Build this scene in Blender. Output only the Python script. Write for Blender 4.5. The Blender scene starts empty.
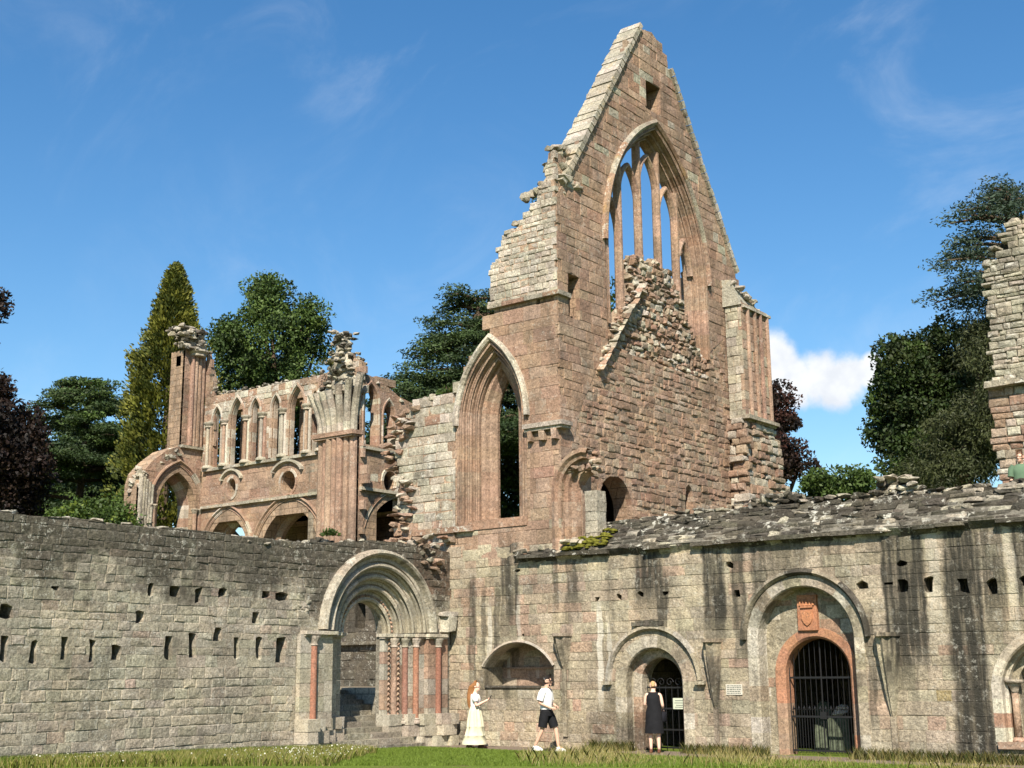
import bpy, bmesh, math, random
import numpy as np
from mathutils import Vector, Matrix
from mathutils.geometry import tessellate_polygon

R = math.radians
rnd = random.Random(7)
sc = bpy.context.scene
col = sc.collection

# ------------------------------------------------------------------ camera, sky, sun, exposure
FPX = 1286.8
YAW, PIT, ROL = R(37.69), R(12.624), R(-0.511)
CAM = Vector((23.54, -27.574, 1.9))
fw = Vector((-math.sin(YAW) * math.cos(PIT), math.cos(YAW) * math.cos(PIT), math.sin(PIT)))
r0 = Vector((math.cos(YAW), math.sin(YAW), 0))
u0_ = r0.cross(fw)
rt = r0 * math.cos(ROL) + u0_ * math.sin(ROL)
up = -r0 * math.sin(ROL) + u0_ * math.cos(ROL)
cd = bpy.data.cameras.new('camera')
cam = bpy.data.objects.new('camera', cd)
col.objects.link(cam)
cd.sensor_width = 36
cd.lens = FPX * 36 / 1024
cd.clip_end = 3000
M3 = Matrix((rt, up, -fw)).transposed()
cam.matrix_world = Matrix.Translation(CAM) @ M3.to_4x4()
sc.camera = cam


def sight(px, py):
    return fw + rt * ((px - 512) / FPX) + up * ((384 - py) / FPX)


def far(px, py, D):
    """the world point seen at a picture position, D metres away on the level"""
    d = sight(px, py)
    return CAM + d * (D / math.hypot(d.x, d.y))


SUN_EL = R(43)
sd = Vector((0.53, -0.85, 0)).normalized()
to_sun = Vector((sd.x * math.cos(SUN_EL), sd.y * math.cos(SUN_EL), math.sin(SUN_EL)))
ld = bpy.data.lights.new('sun', 'SUN')
ld.energy = 5.0
ld.angle = R(0.53)
ld.color = (1.0, 0.915, 0.77)
sun = bpy.data.objects.new('sun', ld)
sun.rotation_euler = to_sun.to_track_quat('Z', 'Y').to_euler()
col.objects.link(sun)

wd = bpy.data.worlds.new('World')
sc.world = wd
wd.use_nodes = True
wn, wl = wd.node_tree.nodes, wd.node_tree.links
wn.clear()


def N(t, typ, **kw):
    n = t.nodes.new(typ)
    ins = kw.pop('i', {})
    for k, v in kw.items():
        setattr(n, k, v)
    for k, v in ins.items():
        if isinstance(v, bpy.types.NodeSocket):
            t.links.new(v, n.inputs[k])
        else:
            n.inputs[k].default_value = v
    return n


def MA(t, op, a, b=0.0, c=None, clamp=False):
    n = N(t, 'ShaderNodeMath', operation=op, use_clamp=clamp, i={0: a, 1: b})
    if c is not None:
        if isinstance(c, bpy.types.NodeSocket):
            t.links.new(c, n.inputs[2])
        else:
            n.inputs[2].default_value = c
    return n.outputs[0]


def MR(t, v, a, b, c=0.0, d=1.0, smooth=True):
    n = N(t, 'ShaderNodeMapRange', interpolation_type='SMOOTHSTEP' if smooth else 'LINEAR', clamp=True,
          i={'Value': v, 'From Min': a, 'From Max': b, 'To Min': c, 'To Max': d})
    return n.outputs[0]


def MIX(t, f, a, b, mode='MIX'):
    n = N(t, 'ShaderNodeMix', data_type='RGBA', blend_type=mode, clamp_factor=True)
    for k, v in ((0, f), (6, a), (7, b)):
        if isinstance(v, bpy.types.NodeSocket):
            t.links.new(v, n.inputs[k])
        else:
            n.inputs[k].default_value = v if k == 0 else (*v, 1)
    return n.outputs[2]


def NOISE(t, vec, scale, detail=4, rough=.55, out='Fac', dist=0.0):
    return N(t, 'ShaderNodeTexNoise', i={'Vector': vec, 'Scale': scale, 'Detail': detail, 'Roughness': rough,
                                         'Distortion': dist}).outputs[out]


def VM(t, vec, s):
    return N(t, 'ShaderNodeVectorMath', operation='MULTIPLY', i={0: vec, 1: s}).outputs[0]


t = wd.node_tree
sky = N(t, 'ShaderNodeTexSky', sky_type='NISHITA', sun_disc=False)
sky.sun_elevation = SUN_EL
sky.sun_rotation = math.atan2(sd.x, sd.y)
sky.air_density = 1.15
sky.dust_density = 0.25
sky.ozone_density = 2.6
dirv = N(t, 'ShaderNodeTexCoord').outputs['Generated']
skyc = N(t, 'ShaderNodeHueSaturation', i={'Saturation': 1.3, 'Value': 1.25, 'Color': sky.outputs[0]}).outputs[0]
# thin streaks of high cloud
wv = N(t, 'ShaderNodeMapping', i={'Vector': dirv, 'Rotation': (0.35, 0.5, 0.6), 'Scale': (1.3, 5.5, 4.0)}).outputs[0]
w1 = MR(t, NOISE(t, wv, 1.9, 7, .62, dist=.7), .46, .86)
w2 = MR(t, NOISE(t, dirv, 2.1, 2), .42, .66)
wisp = MA(t, 'MULTIPLY', MA(t, 'MULTIPLY', w1, w2), .36)
# one bank of fair-weather cumulus
acc = None
cn = NOISE(t, dirv, 26, 7, .6)
for px, py, rr in ((768, 356, 24), (776, 374, 26), (748, 377, 34), (800, 379, 20), (822, 378, 27), (846, 378, 24), (866, 374, 17),
                   (872, 362, 10), (790, 390, 22), (835, 390, 20), (700, 385, 40)):
    d = sight(px, py).normalized()
    dn = N(t, 'ShaderNodeVectorMath', operation='DISTANCE', i={0: dirv, 1: d}).outputs['Value']
    m = MR(t, dn, 0.0, rr * 1.5 / FPX, 1.0, 0.0, smooth=False)
    acc = m if acc is None else MA(t, 'MAXIMUM', acc, m)
dens = MA(t, 'ADD', acc, MA(t, 'MULTIPLY', MA(t, 'SUBTRACT', cn, .5), .95))
cmask = MA(t, 'MULTIPLY', MR(t, dens, .16, .56), MR(t, acc, .0, .1))
sz = N(t, 'ShaderNodeSeparateXYZ', i={0: dirv}).outputs[2]
elc = MR(t, sz, math.sin(math.atan(200 / 1287)), math.sin(math.atan(285 / 1287)))
ccol = MIX(t, elc, (5.2, 5.9, 7.2), (8.2, 8.4, 8.6))
ccol = MIX(t, MR(t, NOISE(t, dirv, 40, 5), .35, .65, 0, .5), ccol, (5.6, 6.1, 7.0))
c1 = MIX(t, wisp, skyc, (7.5, 8.0, 8.6))
c2 = MIX(t, cmask, c1, ccol)
bg = N(t, 'ShaderNodeBackground', i={'Color': c2, 'Strength': 0.068})
wo = N(t, 'ShaderNodeOutputWorld', i={'Surface': bg.outputs[0]})

sc.view_settings.view_transform = 'Standard'
sc.view_settings.look = 'None'
sc.view_settings.exposure = 0.86
sc.view_settings.gamma = 1
sc.view_settings.use_curve_mapping = False
sc.cycles.max_bounces = 6
sc.cycles.diffuse_bounces = 3
sc.cycles.transparent_max_bounces = 8


# ------------------------------------------------------------------ mesh collecting
class MB:
    def __init__(s):
        s.v, s.f, s.c = [], [], []

    def poly(s, pts, c):
        n = len(s.v)
        s.v += [tuple(p) for p in pts]
        s.f.append(tuple(range(n, n + len(pts))))
        s.c.append(c)

    def add(s, pts, faces, c):
        n = len(s.v)
        s.v += [tuple(p) for p in pts]
        for i, f in enumerate(faces):
            s.f.append(tuple(n + k for k in f))
            s.c.append(c if not isinstance(c, list) else c[i])

    def build(s, name, mat, parent=None, smooth=False):
        me = bpy.data.meshes.new(name)
        me.from_pydata(s.v, [], s.f)
        if s.c:
            a = me.color_attributes.new('Col', 'FLOAT_COLOR', 'CORNER')
            arr = np.ones((len(me.loops), 4), np.float32)
            ls = np.repeat(np.arange(len(s.f)), [len(f) for f in s.f])
            arr[:, :3] = np.array(s.c, np.float32)[ls][:, :3]
            a.data.foreach_set('color', arr.ravel())
        if smooth:
            me.polygons.foreach_set('use_smooth', np.ones(len(me.polygons), bool))
        me.materials.append(mat)
        o = bpy.data.objects.new(name, me)
        col.objects.link(o)
        if parent is not None:
            o.parent = parent
        return o


def thing(name, label, cat, loc=(0, 0, 0), rz=0, group=None):
    o = bpy.data.objects.new(name, None)
    o.empty_display_size = .3
    o.location = loc
    o.rotation_euler = (0, 0, rz)
    o['label'], o['category'] = label, cat
    if group:
        o['group'] = group
    col.objects.link(o)
    return o


def tag(o, label, cat, group=None):
    o['label'], o['category'] = label, cat
    if group:
        o['group'] = group
    return o


def FY(y0):
    return lambda u, v, w: (u, y0 - w, v)


def FX(x0):
    return lambda u, v, w: (x0 + w, u, v)


def FG(o, U, V):
    o, U, V = Vector(o), Vector(U).normalized(), Vector(V).normalized()
    W = U.cross(V)
    return lambda u, v, w: tuple(o + U * u + V * v + W * w)


def var(c, a=.1):
    k = 1 + rnd.uniform(-a, a)
    return tuple(max(0, x * k * (1 + rnd.uniform(-a, a) * .3)) for x in c)


def pick(pal):
    return var(rnd.choice(pal))


PINK = [(.30, .2, .143), (.312, .21, .15), (.285, .188, .135), (.312, .216, .158), (.296, .203, .147), (.325, .228, .168), (.288, .184, .13)]
PINKR = PINK + [(.275, .175, .125), (.33, .26, .195), (.26, .19, .142), (.34, .265, .195), (.32, .24, .17)]
BUFF = [(.35, .3, .222), (.34, .29, .214), (.33, .28, .206), (.36, .308, .228), (.342, .29, .215), (.345, .288, .212), (.335, .276, .203)]
ROSE = [(.345, .255, .19), (.335, .24, .178), (.35, .265, .2)]
GREY = [(.345, .308, .242), (.33, .296, .232), (.355, .317, .25), (.34, .302, .238), (.347, .306, .24), (.325, .29, .228)]
WHIT = [(.42, .375, .30), (.38, .34, .28), (.45, .40, .33), (.36, .31, .25)]
RED = [(.25, .12, .085), (.28, .135, .092), (.25, .13, .095)]
DARK = [(.075, .066, .052), (.09, .08, .063), (.065, .058, .046), (.11, .098, .077), (.08, .072, .057)]
REDB = [(.35, .175, .105), (.375, .19, .115), (.33, .17, .11)]


def intervals(polys, v):
    xs = []
    for p in polys:
        n = len(p)
        for i in range(n):
            (ua, va), (ub, vb) = p[i], p[(i + 1) % n]
            if (va <= v < vb) or (vb <= v < va):
                xs.append(ua + (v - va) / (vb - va) * (ub - ua))
    xs.sort()
    return [(xs[i], xs[i + 1]) for i in range(0, len(xs) - 1, 2)]


def cuts(holes, v):
    out = []
    for h in holes:
        out += intervals([h], v)
    return out


def subtract(seg, ints):
    out = [seg]
    for a, b in ints:
        o2 = []
        for s, e in out:
            if b <= s or a >= e:
                o2.append((s, e))
            else:
                if a > s:
                    o2.append((s, a))
                if b < e:
                    o2.append((b, e))
        out = o2
    return out


def grow(poly, d):
    """offset a counter-clockwise or clockwise closed outline outward"""
    ar = sum(poly[i][0] * poly[(i + 1) % len(poly)][1] - poly[(i + 1) % len(poly)][0] * poly[i][1] for i in range(len(poly)))
    s = 1 if ar > 0 else -1
    out = []
    n = len(poly)
    for i in range(n):
        a, b, c = Vector(poly[i - 1]), Vector(poly[i]), Vector(poly[(i + 1) % n])
        t1, t2 = (b - a), (c - b)
        if t1.length < 1e-6 or t2.length < 1e-6:
            out.append(tuple(b))
            continue
        t1.normalize()
        t2.normalize()
        nn = Vector((t1.y + t2.y, -t1.x - t2.x))
        if nn.length < 1e-6:
            out.append(tuple(b))
            continue
        nn.normalize()
        k = min(1.6, 1 / max(.3, abs(nn.dot(Vector((t1.y, -t1.x))))))
        out.append(tuple(b + nn * (d * s * k)))
    return out


def stone(mb, fr, u0, u1, v0, v1, w, depth, bev, c, jit=.0, tilt=.0, puff=0.0):
    j = lambda: rnd.uniform(-jit, jit)
    b = min(bev, (u1 - u0) * .3, (v1 - v0) * .3)
    o = [(u0 + j(), v0 + j()), (u1 + j(), v0 + j()), (u1 + j(), v1 + j()), (u0 + j(), v1 + j())]
    cu, cv = (u0 + u1) / 2, (v0 + v1) / 2
    tl, tv = rnd.uniform(-tilt, tilt), rnd.uniform(-tilt, tilt)
    P = [fr(a, d, -depth) for a, d in o] + [fr(a, d, w - b * .8) for a, d in o]
    for a, d in o:
        iu = a + (b if a < cu else -b) + j() * .5
        iv = d + (b if d < cv else -b) + j() * .5
        P.append(fr(iu, iv, w + tl * (1 if a < cu else -1) + tv * (1 if d < cv else -1)))
    P.append(fr(cu + j() * 2, cv + j() * 2, w + puff * rnd.uniform(.2, 1)))
    F = [(0, 1, 5, 4), (1, 2, 6, 5), (2, 3, 7, 6), (3, 0, 4, 7), (4, 5, 9, 8), (5, 6, 10, 9), (6, 7, 11, 10), (7, 4, 8, 11),
         (8, 9, 12), (9, 10, 12), (10, 11, 12), (11, 8, 12)]
    mb.add(P, F, c)


def masonry(mb, fr, poly, holes=(), pal=BUFF, ch=(.24, .32), bl=(.35, .75), wj=.012, gap=.008, depth=.14, bev=.016,
            jit=.006, tilt=.006, puff=.01, miss=0.0, rag=True, colf=None, w0=0.0):
    holes = [grow(h, .006) for h in holes]
    us = [p[0] for p in poly]
    vs = [p[1] for p in poly]
    v = min(vs)
    while v < max(vs):
        h = rnd.uniform(*ch)
        if not rag and v + h > max(vs) - .06:
            h = max(vs) - v
        u = min(us) - rnd.uniform(0, bl[0])
        ph = [cuts(holes, v + h * k) for k in (.02, .25, .5, .75, .98)] if holes else []
        while u < max(us):
            l = rnd.uniform(*bl)
            a, b = u, u + l
            u = b
            a2, b2, c2, d2 = a + gap, b - gap, v + gap, v + h - gap
            if b2 - a2 < .05:
                continue
            if rnd.random() < miss:
                continue
            hit = any(x0 < b2 and x1 > a2 for q in ph for x0, x1 in q)
            c = colf((a + b) / 2, v + h / 2) if colf else None
            c = c or pick(pal)
            w = w0 + rnd.uniform(-wj, wj)
            if rag:
                ins = intervals([poly], v + h / 2)
                if not any(x0 <= (a + b) / 2 <= x1 for x0, x1 in ins):
                    continue
            else:
                ins = None
                i1, i2 = intervals([poly], v + .02 * h), intervals([poly], v + .98 * h)
                if not any(x0 <= a2 and x1 >= b2 for x0, x1 in i1) or not any(x0 <= a2 and x1 >= b2 for x0, x1 in i2):
                    hit = True
            if not hit:
                stone(mb, fr, a2, b2, c2, d2, w, depth, bev, c, jit, tilt, puff)
                continue
            ns = 5
            for k in range(ns):
                va, vb = c2 + (d2 - c2) * k / ns, c2 + (d2 - c2) * (k + 1) / ns
                sa, sb = subtract((a2, b2), cuts(holes, va + .001)), subtract((a2, b2), cuts(holes, vb - .001))
                if not rag:
                    def clip(ss, vv):
                        o = []
                        for s, e in ss:
                            for x0, x1 in intervals([poly], vv):
                                if min(e, x1) - max(s, x0) > .004:
                                    o.append((max(s, x0), min(e, x1)))
                        return o
                    sa, sb = clip(sa, va + .001), clip(sb, vb - .001)
                if len(sa) != len(sb):
                    sa = sb = sa if len(sa) < len(sb) else sb
                for (p, q), (r, s) in zip(sa, sb):
                    if q - p < .01 and s - r < .01:
                        continue
                    P = [fr(p, va, w), fr(q, va, w), fr(s, vb, w), fr(r, vb, w), fr(p, va, -depth), fr(q, va, -depth),
                         fr(s, vb, -depth), fr(r, vb, -depth)]
                    mb.add(P, [(0, 1, 2, 3), (1, 5, 6, 2), (4, 0, 3, 7), (3, 2, 6, 7), (0, 4, 5, 1)], c)
        v += h


def slab(mb, fr, outer, holes, wf, wb, c):
    loops = [outer] + [grow(h, .012) for h in holes]
    tri = tessellate_polygon([[Vector((u, v, 0)) for u, v in l] for l in loops])
    flat = [p for l in loops for p in l]
    for w in (wf, wb):
        mb.add([fr(u, v, w) for u, v in flat], [tuple(t_) for t_ in tri], c)
    for l in loops:
        n = len(l)
        for i in range(n):
            a, b = l[i], l[(i + 1) % n]
            mb.poly([fr(*a, wf), fr(*b, wf), fr(*b, wb), fr(*a, wb)], c)


def rough(poly, step=.35, amp=.1):
    out = []
    n = len(poly)
    for i in range(n):
        a, b = Vector(poly[i]), Vector(poly[(i + 1) % n])
        k = max(1, int((b - a).length / step))
        for j in range(k):
            p = a + (b - a) * j / k
            out.append((p.x + rnd.uniform(-amp, amp), p.y + rnd.uniform(-amp, amp)))
    return out


def arch(ua, ub, vb, vs, rise, n=14):
    """open path up one jamb, over the head and down the other"""
    a = (ub - ua) / 2
    c = (ua + ub) / 2
    pts = [(ua, vb)] if vb < vs else []
    if rise >= a * 1.02:
        Rr = (a * a + rise * rise) / (2 * a)
        cx = ua + Rr
        th = math.atan2(rise, cx - c)
        L = [(cx - Rr * math.cos(th * i / n), vs + Rr * math.sin(th * i / n)) for i in range(n + 1)]
        pts += L + [(2 * c - x, y) for x, y in L[-2::-1]]
    else:
        Rr = (a * a + rise * rise) / (2 * rise)
        cy = vs + rise - Rr
        t0 = math.atan2(vs - cy, a)
        for i in range(2 * n + 1):
            th = math.pi - t0 - (math.pi - 2 * t0) * i / (2 * n)
            pts.append((c + Rr * math.cos(th), cy + Rr * math.sin(th)))
    if vb < vs:
        pts.append((ub, vb))
    return pts


def circle(cu, cv, ru, rv, n=20):
    return [(cu + ru * math.cos(i * 2 * math.pi / n), cv + rv * math.sin(i * 2 * math.pi / n)) for i in range(n)]


def rect(a, b, c, d):
    return [(a, c), (b, c), (b, d), (a, d)]


def offs(path, d):
    out = []
    n = len(path)
    for i in range(n):
        b = Vector(path[i])
        t1 = (b - Vector(path[i - 1])) if i else None
        t2 = (Vector(path[i + 1]) - b) if i < n - 1 else None
        t1 = t1 or t2
        t2 = t2 or t1
        n1 = Vector((-t1.y, t1.x)).normalized()
        n2 = Vector((-t2.y, t2.x)).normalized()
        nn = (n1 + n2).normalized()
        k = min(1.6, 1 / max(.3, nn.dot(n1)))
        out.append(tuple(b + nn * (d * k)))
    return out


def sweep(mb, fr, path, prof, pal, seg=.38, closed=False, colf=None):
    """prof: (outward offset, outward depth) pairs run along path; one tone per voussoir"""
    rows = [[fr(*p, w) for p in offs(path, n_)] for n_, w in prof]
    acc, c = 1e9, None
    for i in range(len(path) - 1):
        L = (Vector(path[i + 1]) - Vector(path[i])).length
        k = max(1, int(round(L / seg)))
        for q in range(k):
            acc += L / k
            if acc >= seg * .8:
                acc = 0
                c = pick(pal)
                if colf:
                    c = colf(path[i][0] + (path[i + 1][0] - path[i][0]) * (q + .5) / k,
                             path[i][1] + (path[i + 1][1] - path[i][1]) * (q + .5) / k) or c
            for a in range(len(prof) - 1 + (1 if closed else 0)):
                A, B = rows[a], rows[(a + 1) % len(prof)]
                def L_(P, s):
                    return tuple(x + (y - x) * s for x, y in zip(P[i], P[i + 1]))
                mb.poly([L_(A, q / k), L_(A, (q + 1) / k), L_(B, (q + 1) / k), L_(B, q / k)], c)
    if closed:
        for e in (0, -1):
            mb.poly([r_[e] for r_ in rows], c)


def orders(n_out, n_in, w_out, w_in, k, roll=True):
    dn, dw = (n_out - n_in) / k, (w_out - w_in) / k
    P = [(n_out, w_out - .05)]
    for i in range(k):
        n_, w = n_out - dn * i, w_out - dw * i
        P.append((n_, w))
        if roll:
            rr = dn * .24
            P.append((n_ - dn * .3, w))
            P.append((n_ - dn * .38, w - dw * .35))
            cx, cy = n_ - dn * .7, w - dw * .1
            for a in (150, 100, 50, 0, -50):
                P.append((cx - rr * math.cos(R(180 - a)) * -1 * -1, cy + rr * math.sin(R(a))))
            P.append((n_ - dn * .9, w - dw * .4))
        P.append((n_ - dn, w - dw * .5 if roll else w))
    P.append((n_in, w_in))
    P[-2 if False else -1] = (n_in, w_in)
    return P


def boxm(mb, lo, hi, c, jit=0.0):
    x0, y0, z0 = lo
    x1, y1, z1 = hi
    j = lambda: rnd.uniform(-jit, jit)
    P = [(x + j(), y + j(), z + j()) for x, y, z in ((x0, y0, z0), (x1, y0, z0), (x1, y1, z0), (x0, y1, z0), (x0, y0, z1), (x1, y0, z1),
                                                    (x1, y1, z1), (x0, y1, z1))]
    mb.add(P, [(0, 3, 2, 1), (4, 5, 6, 7), (0, 1, 5, 4), (1, 2, 6, 5), (2, 3, 7, 6), (3, 0, 4, 7)], c)


def cyl(mb, p0, p1, ra, rb, c, n=10, caps=True):
    p0, p1 = Vector(p0), Vector(p1)
    d = (p1 - p0).normalized()
    a = d.orthogonal().normalized()
    b = d.cross(a)
    P = []
    for p, r_ in ((p0, ra), (p1, rb)):
        P += [p + (a * math.cos(2 * math.pi * i / n) + b * math.sin(2 * math.pi * i / n)) * r_ for i in range(n)]
    F = [(i, (i + 1) % n, n + (i + 1) % n, n + i) for i in range(n)]
    if caps:
        F += [tuple(range(n - 1, -1, -1)), tuple(range(n, 2 * n))]
    mb.add(P, F, c)


def lathe(mb, base, prof, c, n=12, axis='z'):
    P = []
    for r_, z in prof:
        P += [(base[0] + r_ * math.cos(2 * math.pi * i / n), base[1] + r_ * math.sin(2 * math.pi * i / n), base[2] + z) for i in range(n)]
    F = []
    for k in range(len(prof) - 1):
        F += [(k * n + i, k * n + (i + 1) % n, (k + 1) * n + (i + 1) % n, (k + 1) * n + i) for i in range(n)]
    F += [tuple(range(n - 1, -1, -1)), tuple(range((len(prof) - 1) * n, len(prof) * n))]
    mb.add(P, F, c)


def rock(mb, p, s, c, rz=None):
    rz = rnd.uniform(0, 6.28) if rz is None else rz
    M = Matrix.Rotation(rz, 3, 'Z') @ Matrix.Rotation(rnd.uniform(-.14, .14), 3, 'X') @ Matrix.Rotation(rnd.uniform(-.14, .14), 3, 'Y')
    bm = bmesh.new()
    for k in range(18):
        q = Vector((rnd.gauss(0, 1), rnd.gauss(0, 1), rnd.gauss(0, 1))).normalized()
        m_ = max(abs(q.x), abs(q.y), abs(q.z))
        q *= (.2 + .8 / m_) * rnd.uniform(.8, 1.05)        # between a ball and a block
        bm.verts.new(Vector(p) + M @ Vector((q.x * s[0] / 2, q.y * s[1] / 2, q.z * s[2] / 2)))
    r_ = bmesh.ops.convex_hull(bm, input=list(bm.verts))
    vl = [v for v in bm.verts if v.link_faces]
    ix = {v: i for i, v in enumerate(vl)}
    mb.add([v.co.copy() for v in vl], [tuple(ix[v] for v in f.verts) for f in bm.faces], c)
    bm.free()


def crest_stones(mb, fr, line, wr, pal, size=(.2, .5), n=1.0, hmax=.28):
    """loose stones bedded along a broken top edge"""
    for i in range(len(line) - 1):
        a, b = Vector(line[i]), Vector(line[i + 1])
        L = (b - a).length
        for k in range(int(L / .13 * n) + 1):
            p = a + (b - a) * rnd.random()
            s = rnd.uniform(*size) * .68
            rock(mb, fr(p.x, p.y + rnd.uniform(-.14, .05), rnd.uniform(*wr) - .06), (s, rnd.uniform(*size) * .68, rnd.uniform(.09, hmax)), pick(pal))


# ------------------------------------------------------------------ materials
def stone_mat(name, lichen=.35, lsize=5.0, grime=None, streaks=None, pale=None, soot=.25, bricks=False, bump=.5, mott=.32,
              orange=0.0, xgrime=None, band=None):
    m = bpy.data.materials.new(name)
    m.use_nodes = True
    t = m.node_tree
    t.nodes.clear()
    P = N(t, 'ShaderNodeNewGeometry').outputs['Position']
    c = N(t, 'ShaderNodeAttribute', attribute_name='Col').outputs['Color']
    s = N(t, 'ShaderNodeSeparateXYZ', i={0: P})
    X, Y, Z = s.outputs
    if bricks:
        uv = N(t, 'ShaderNodeCombineXYZ', i={0: MA(t, 'ADD', X, Y), 1: Z}).outputs[0]
        bt = N(t, 'ShaderNodeTexBrick', i={'Vector': uv, 'Scale': 1.0, 'Color1': (1.1, 1.05, 1, 1), 'Color2': (.8, .78, .78, 1),
                                           'Mortar': (.45, .43, .4, 1), 'Mortar Size': .014, 'Brick Width': .52, 'Row Height': .27})
        c = MIX(t, 1.0, c, bt.outputs[0], 'MULTIPLY')
    dark_ = (.09, .078, .06)
    n1 = NOISE(t, P, 1.1, 6, .62)
    n2 = NOISE(t, P, 11.0, 5, .6)
    n3 = NOISE(t, P, 24.0, 4, .7)
    k1 = MR(t, n1, .28, .72, 1 - mott, 1 + mott, smooth=False)
    k2 = MR(t, n2, .3, .7, 1 - mott * .75, 1 + mott * .7, smooth=False)
    k3 = MR(t, n3, .32, .68, .66, 1.3, smooth=False)
    k = MA(t, 'MULTIPLY', MA(t, 'MULTIPLY', k1, k2), k3)
    c = N(t, 'ShaderNodeVectorMath', operation='SCALE', i={0: c, 'Scale': k}).outputs[0]
    pit = MR(t, NOISE(t, P, 19.0, 4, .7), .55, .66, 0, .6)
    c = MIX(t, pit, c, dark_)
    # yellowish and rosy patches
    c = MIX(t, MR(t, NOISE(t, P, .55, 3), .48, .68, 0, .16), c, MIX(t, 1.0, c, (1.1, 1.0, .74), 'MULTIPLY'))
    dark = (.045, .04, .031)
    if soot:
        Ps = VM(t, P, (1.6, 1.6, .33))
        sm = MA(t, 'MULTIPLY', MR(t, NOISE(t, Ps, 1.0, 7, .62), .5, .72), soot)
        c = MIX(t, sm, c, dark)
    if grime:
        z0, z1, amt = grime
        g = MA(t, 'ADD', MR(t, Z, z0, z1, 0, 1, smooth=False), MA(t, 'MULTIPLY', MA(t, 'SUBTRACT', NOISE(t, P, 1.3, 6, .62), .5), 1.9))
        g = MA(t, 'MULTIPLY', MR(t, g, .32, .75), MR(t, Z, z0 - .3, z0 + .2))
        g = MA(t, 'MULTIPLY', g, MR(t, n2, .25, .6, .55, 1.0))
        c = MIX(t, MA(t, 'MULTIPLY', g, amt), c, dark)
    wob = MA(t, 'MULTIPLY', MA(t, 'SUBTRACT', NOISE(t, VM(t, P, (1, 1, .5)), 2.2, 4), .5), .34)
    Xw = MA(t, 'ADD', X, wob)
    fine = MR(t, NOISE(t, VM(t, P, (7, 7, .5)), 1.0, 4, .6), .3, .58, .45, 1.0)

    def bands(lst):
        acc = None
        for cx, hw, st, zb, zt in lst:
            d_ = MA(t, 'ABSOLUTE', MA(t, 'SUBTRACT', Xw, cx))
            b_ = MA(t, 'MULTIPLY', MR(t, d_, hw * 1.2, hw * .75, 0, min(1, st * 1.15)), MR(t, Z, zb - .5, zb + .7))
            if zt is not None:
                b_ = MA(t, 'MULTIPLY', b_, MR(t, Z, zt + .3, zt - .3))
            acc = b_ if acc is None else MA(t, 'MAXIMUM', acc, b_)
        return MA(t, 'MULTIPLY', acc, fine)
    if streaks:
        c = MIX(t, bands(streaks), c, (.04, .037, .03))
    if pale:
        c = MIX(t, bands(pale), c, (.62, .58, .5))
    if lichen:
        l1 = MR(t, NOISE(t, P, lsize, 6, .74), .545, .6)
        l2 = MR(t, NOISE(t, P, .6, 3), .36, .62)
        l3 = MR(t, NOISE(t, P, lsize * 4, 3, .6), .35, .6)
        c = MIX(t, MA(t, 'MULTIPLY', MA(t, 'MULTIPLY', l1, l2), MA(t, 'MULTIPLY', l3, lichen)), c, (.56, .54, .47))
    if orange:
        o1 = MA(t, 'MULTIPLY', MR(t, NOISE(t, P, 2.2, 6, .7), .56, .66), orange)
        c = MIX(t, o1, c, (.33, .2, .045))
    b1 = NOISE(t, P, 8.0, 8, .68)
    b2 = NOISE(t, P, 55.0, 3, .6)
    hgt = MA(t, 'ADD', b1, MA(t, 'MULTIPLY', b2, .3))
    bp = N(t, 'ShaderNodeBump', i={'Strength': bump, 'Distance': .09, 'Height': hgt})
    bs = N(t, 'ShaderNodeBsdfPrincipled', i={'Base Color': c, 'Roughness': .93, 'Normal': bp.outputs[0]})
    bs.inputs['Specular IOR Level'].default_value = .15
    N(t, 'ShaderNodeOutputMaterial', i={'Surface': bs.outputs[0]})
    return m


STREAKS = [(.8, .13, .7, 1.6, 4.5), (1.2, .08, .55, 2.2, 4.2), (2.1, .32, .78, 2.9, None), (1.65, .1, .6, 1.4, 4.2), (3.87, .14, .45, .4, 2.7),
           (4.15, .18, .62, 3.4, None), (3.6, .12, .5, 3.3, None), (6.45, .42, .85, 3.4, None), (6.85, .14, .75, 2.6, 4.3),
           (8.3, .3, .9, 2.6, None), (8.95, .18, .75, 2.0, None), (9.5, .22, .7, 3.3, None), (10.2, .5, .55, 3.9, None), (8.25, .1, .6, .6, 2.5),
           (11.3, .25, .5, 3.9, None), (12.1, .1, .6, .5, 3.2), (12.75, .26, .85, 1.5, None), (13.2, .24, .85, 1.8, None),
           (14.25, .42, .93, -.5, None), (14.9, .22, .75, 2.6, None), (15.6, .3, .8, 2.9, None), (13.05, .09, .6, .9, 2.6), (16.6, .5, .8, 1.5, None),
           (5.75, .3, .5, -.3, .9), (.55, .3, .4, -.4, .5), (4.9, .35, .45, -.3, .9)]
PALES = [(4.98, .09, .65, 1.2, 3.5), (13.62, .14, .25, 3.0, None), (2.4, .07, .35, 1.2, 3.8), (1.4, .07, .5, 1.4, 3.6), (5.25, .06, .4, 1.6, 3.3), (15.25, .1, .2, 2.6, None)]
m_range = stone_mat('range_stone', lichen=.3, streaks=STREAKS, pale=PALES, soot=.72, mott=.42, bump=.7)
m_clois = stone_mat('cloister_stone', lichen=.55, lsize=7, grime=(2.5, 5.0, .88), soot=.42, mott=.38, bump=.7)
m_core = stone_mat('mortar_core', lichen=.2, soot=.45, bricks=True)
m_pink = stone_mat('pink_sandstone', lichen=.26, soot=.45, mott=.36, bump=.6)
m_pinkrub = stone_mat('pink_rubble', lichen=.22, soot=.36, mott=.34, bump=.8)
m_white = stone_mat('lichened_sandstone', lichen=.8, lsize=3.4, soot=.75, mott=.42, bump=.7)
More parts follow.
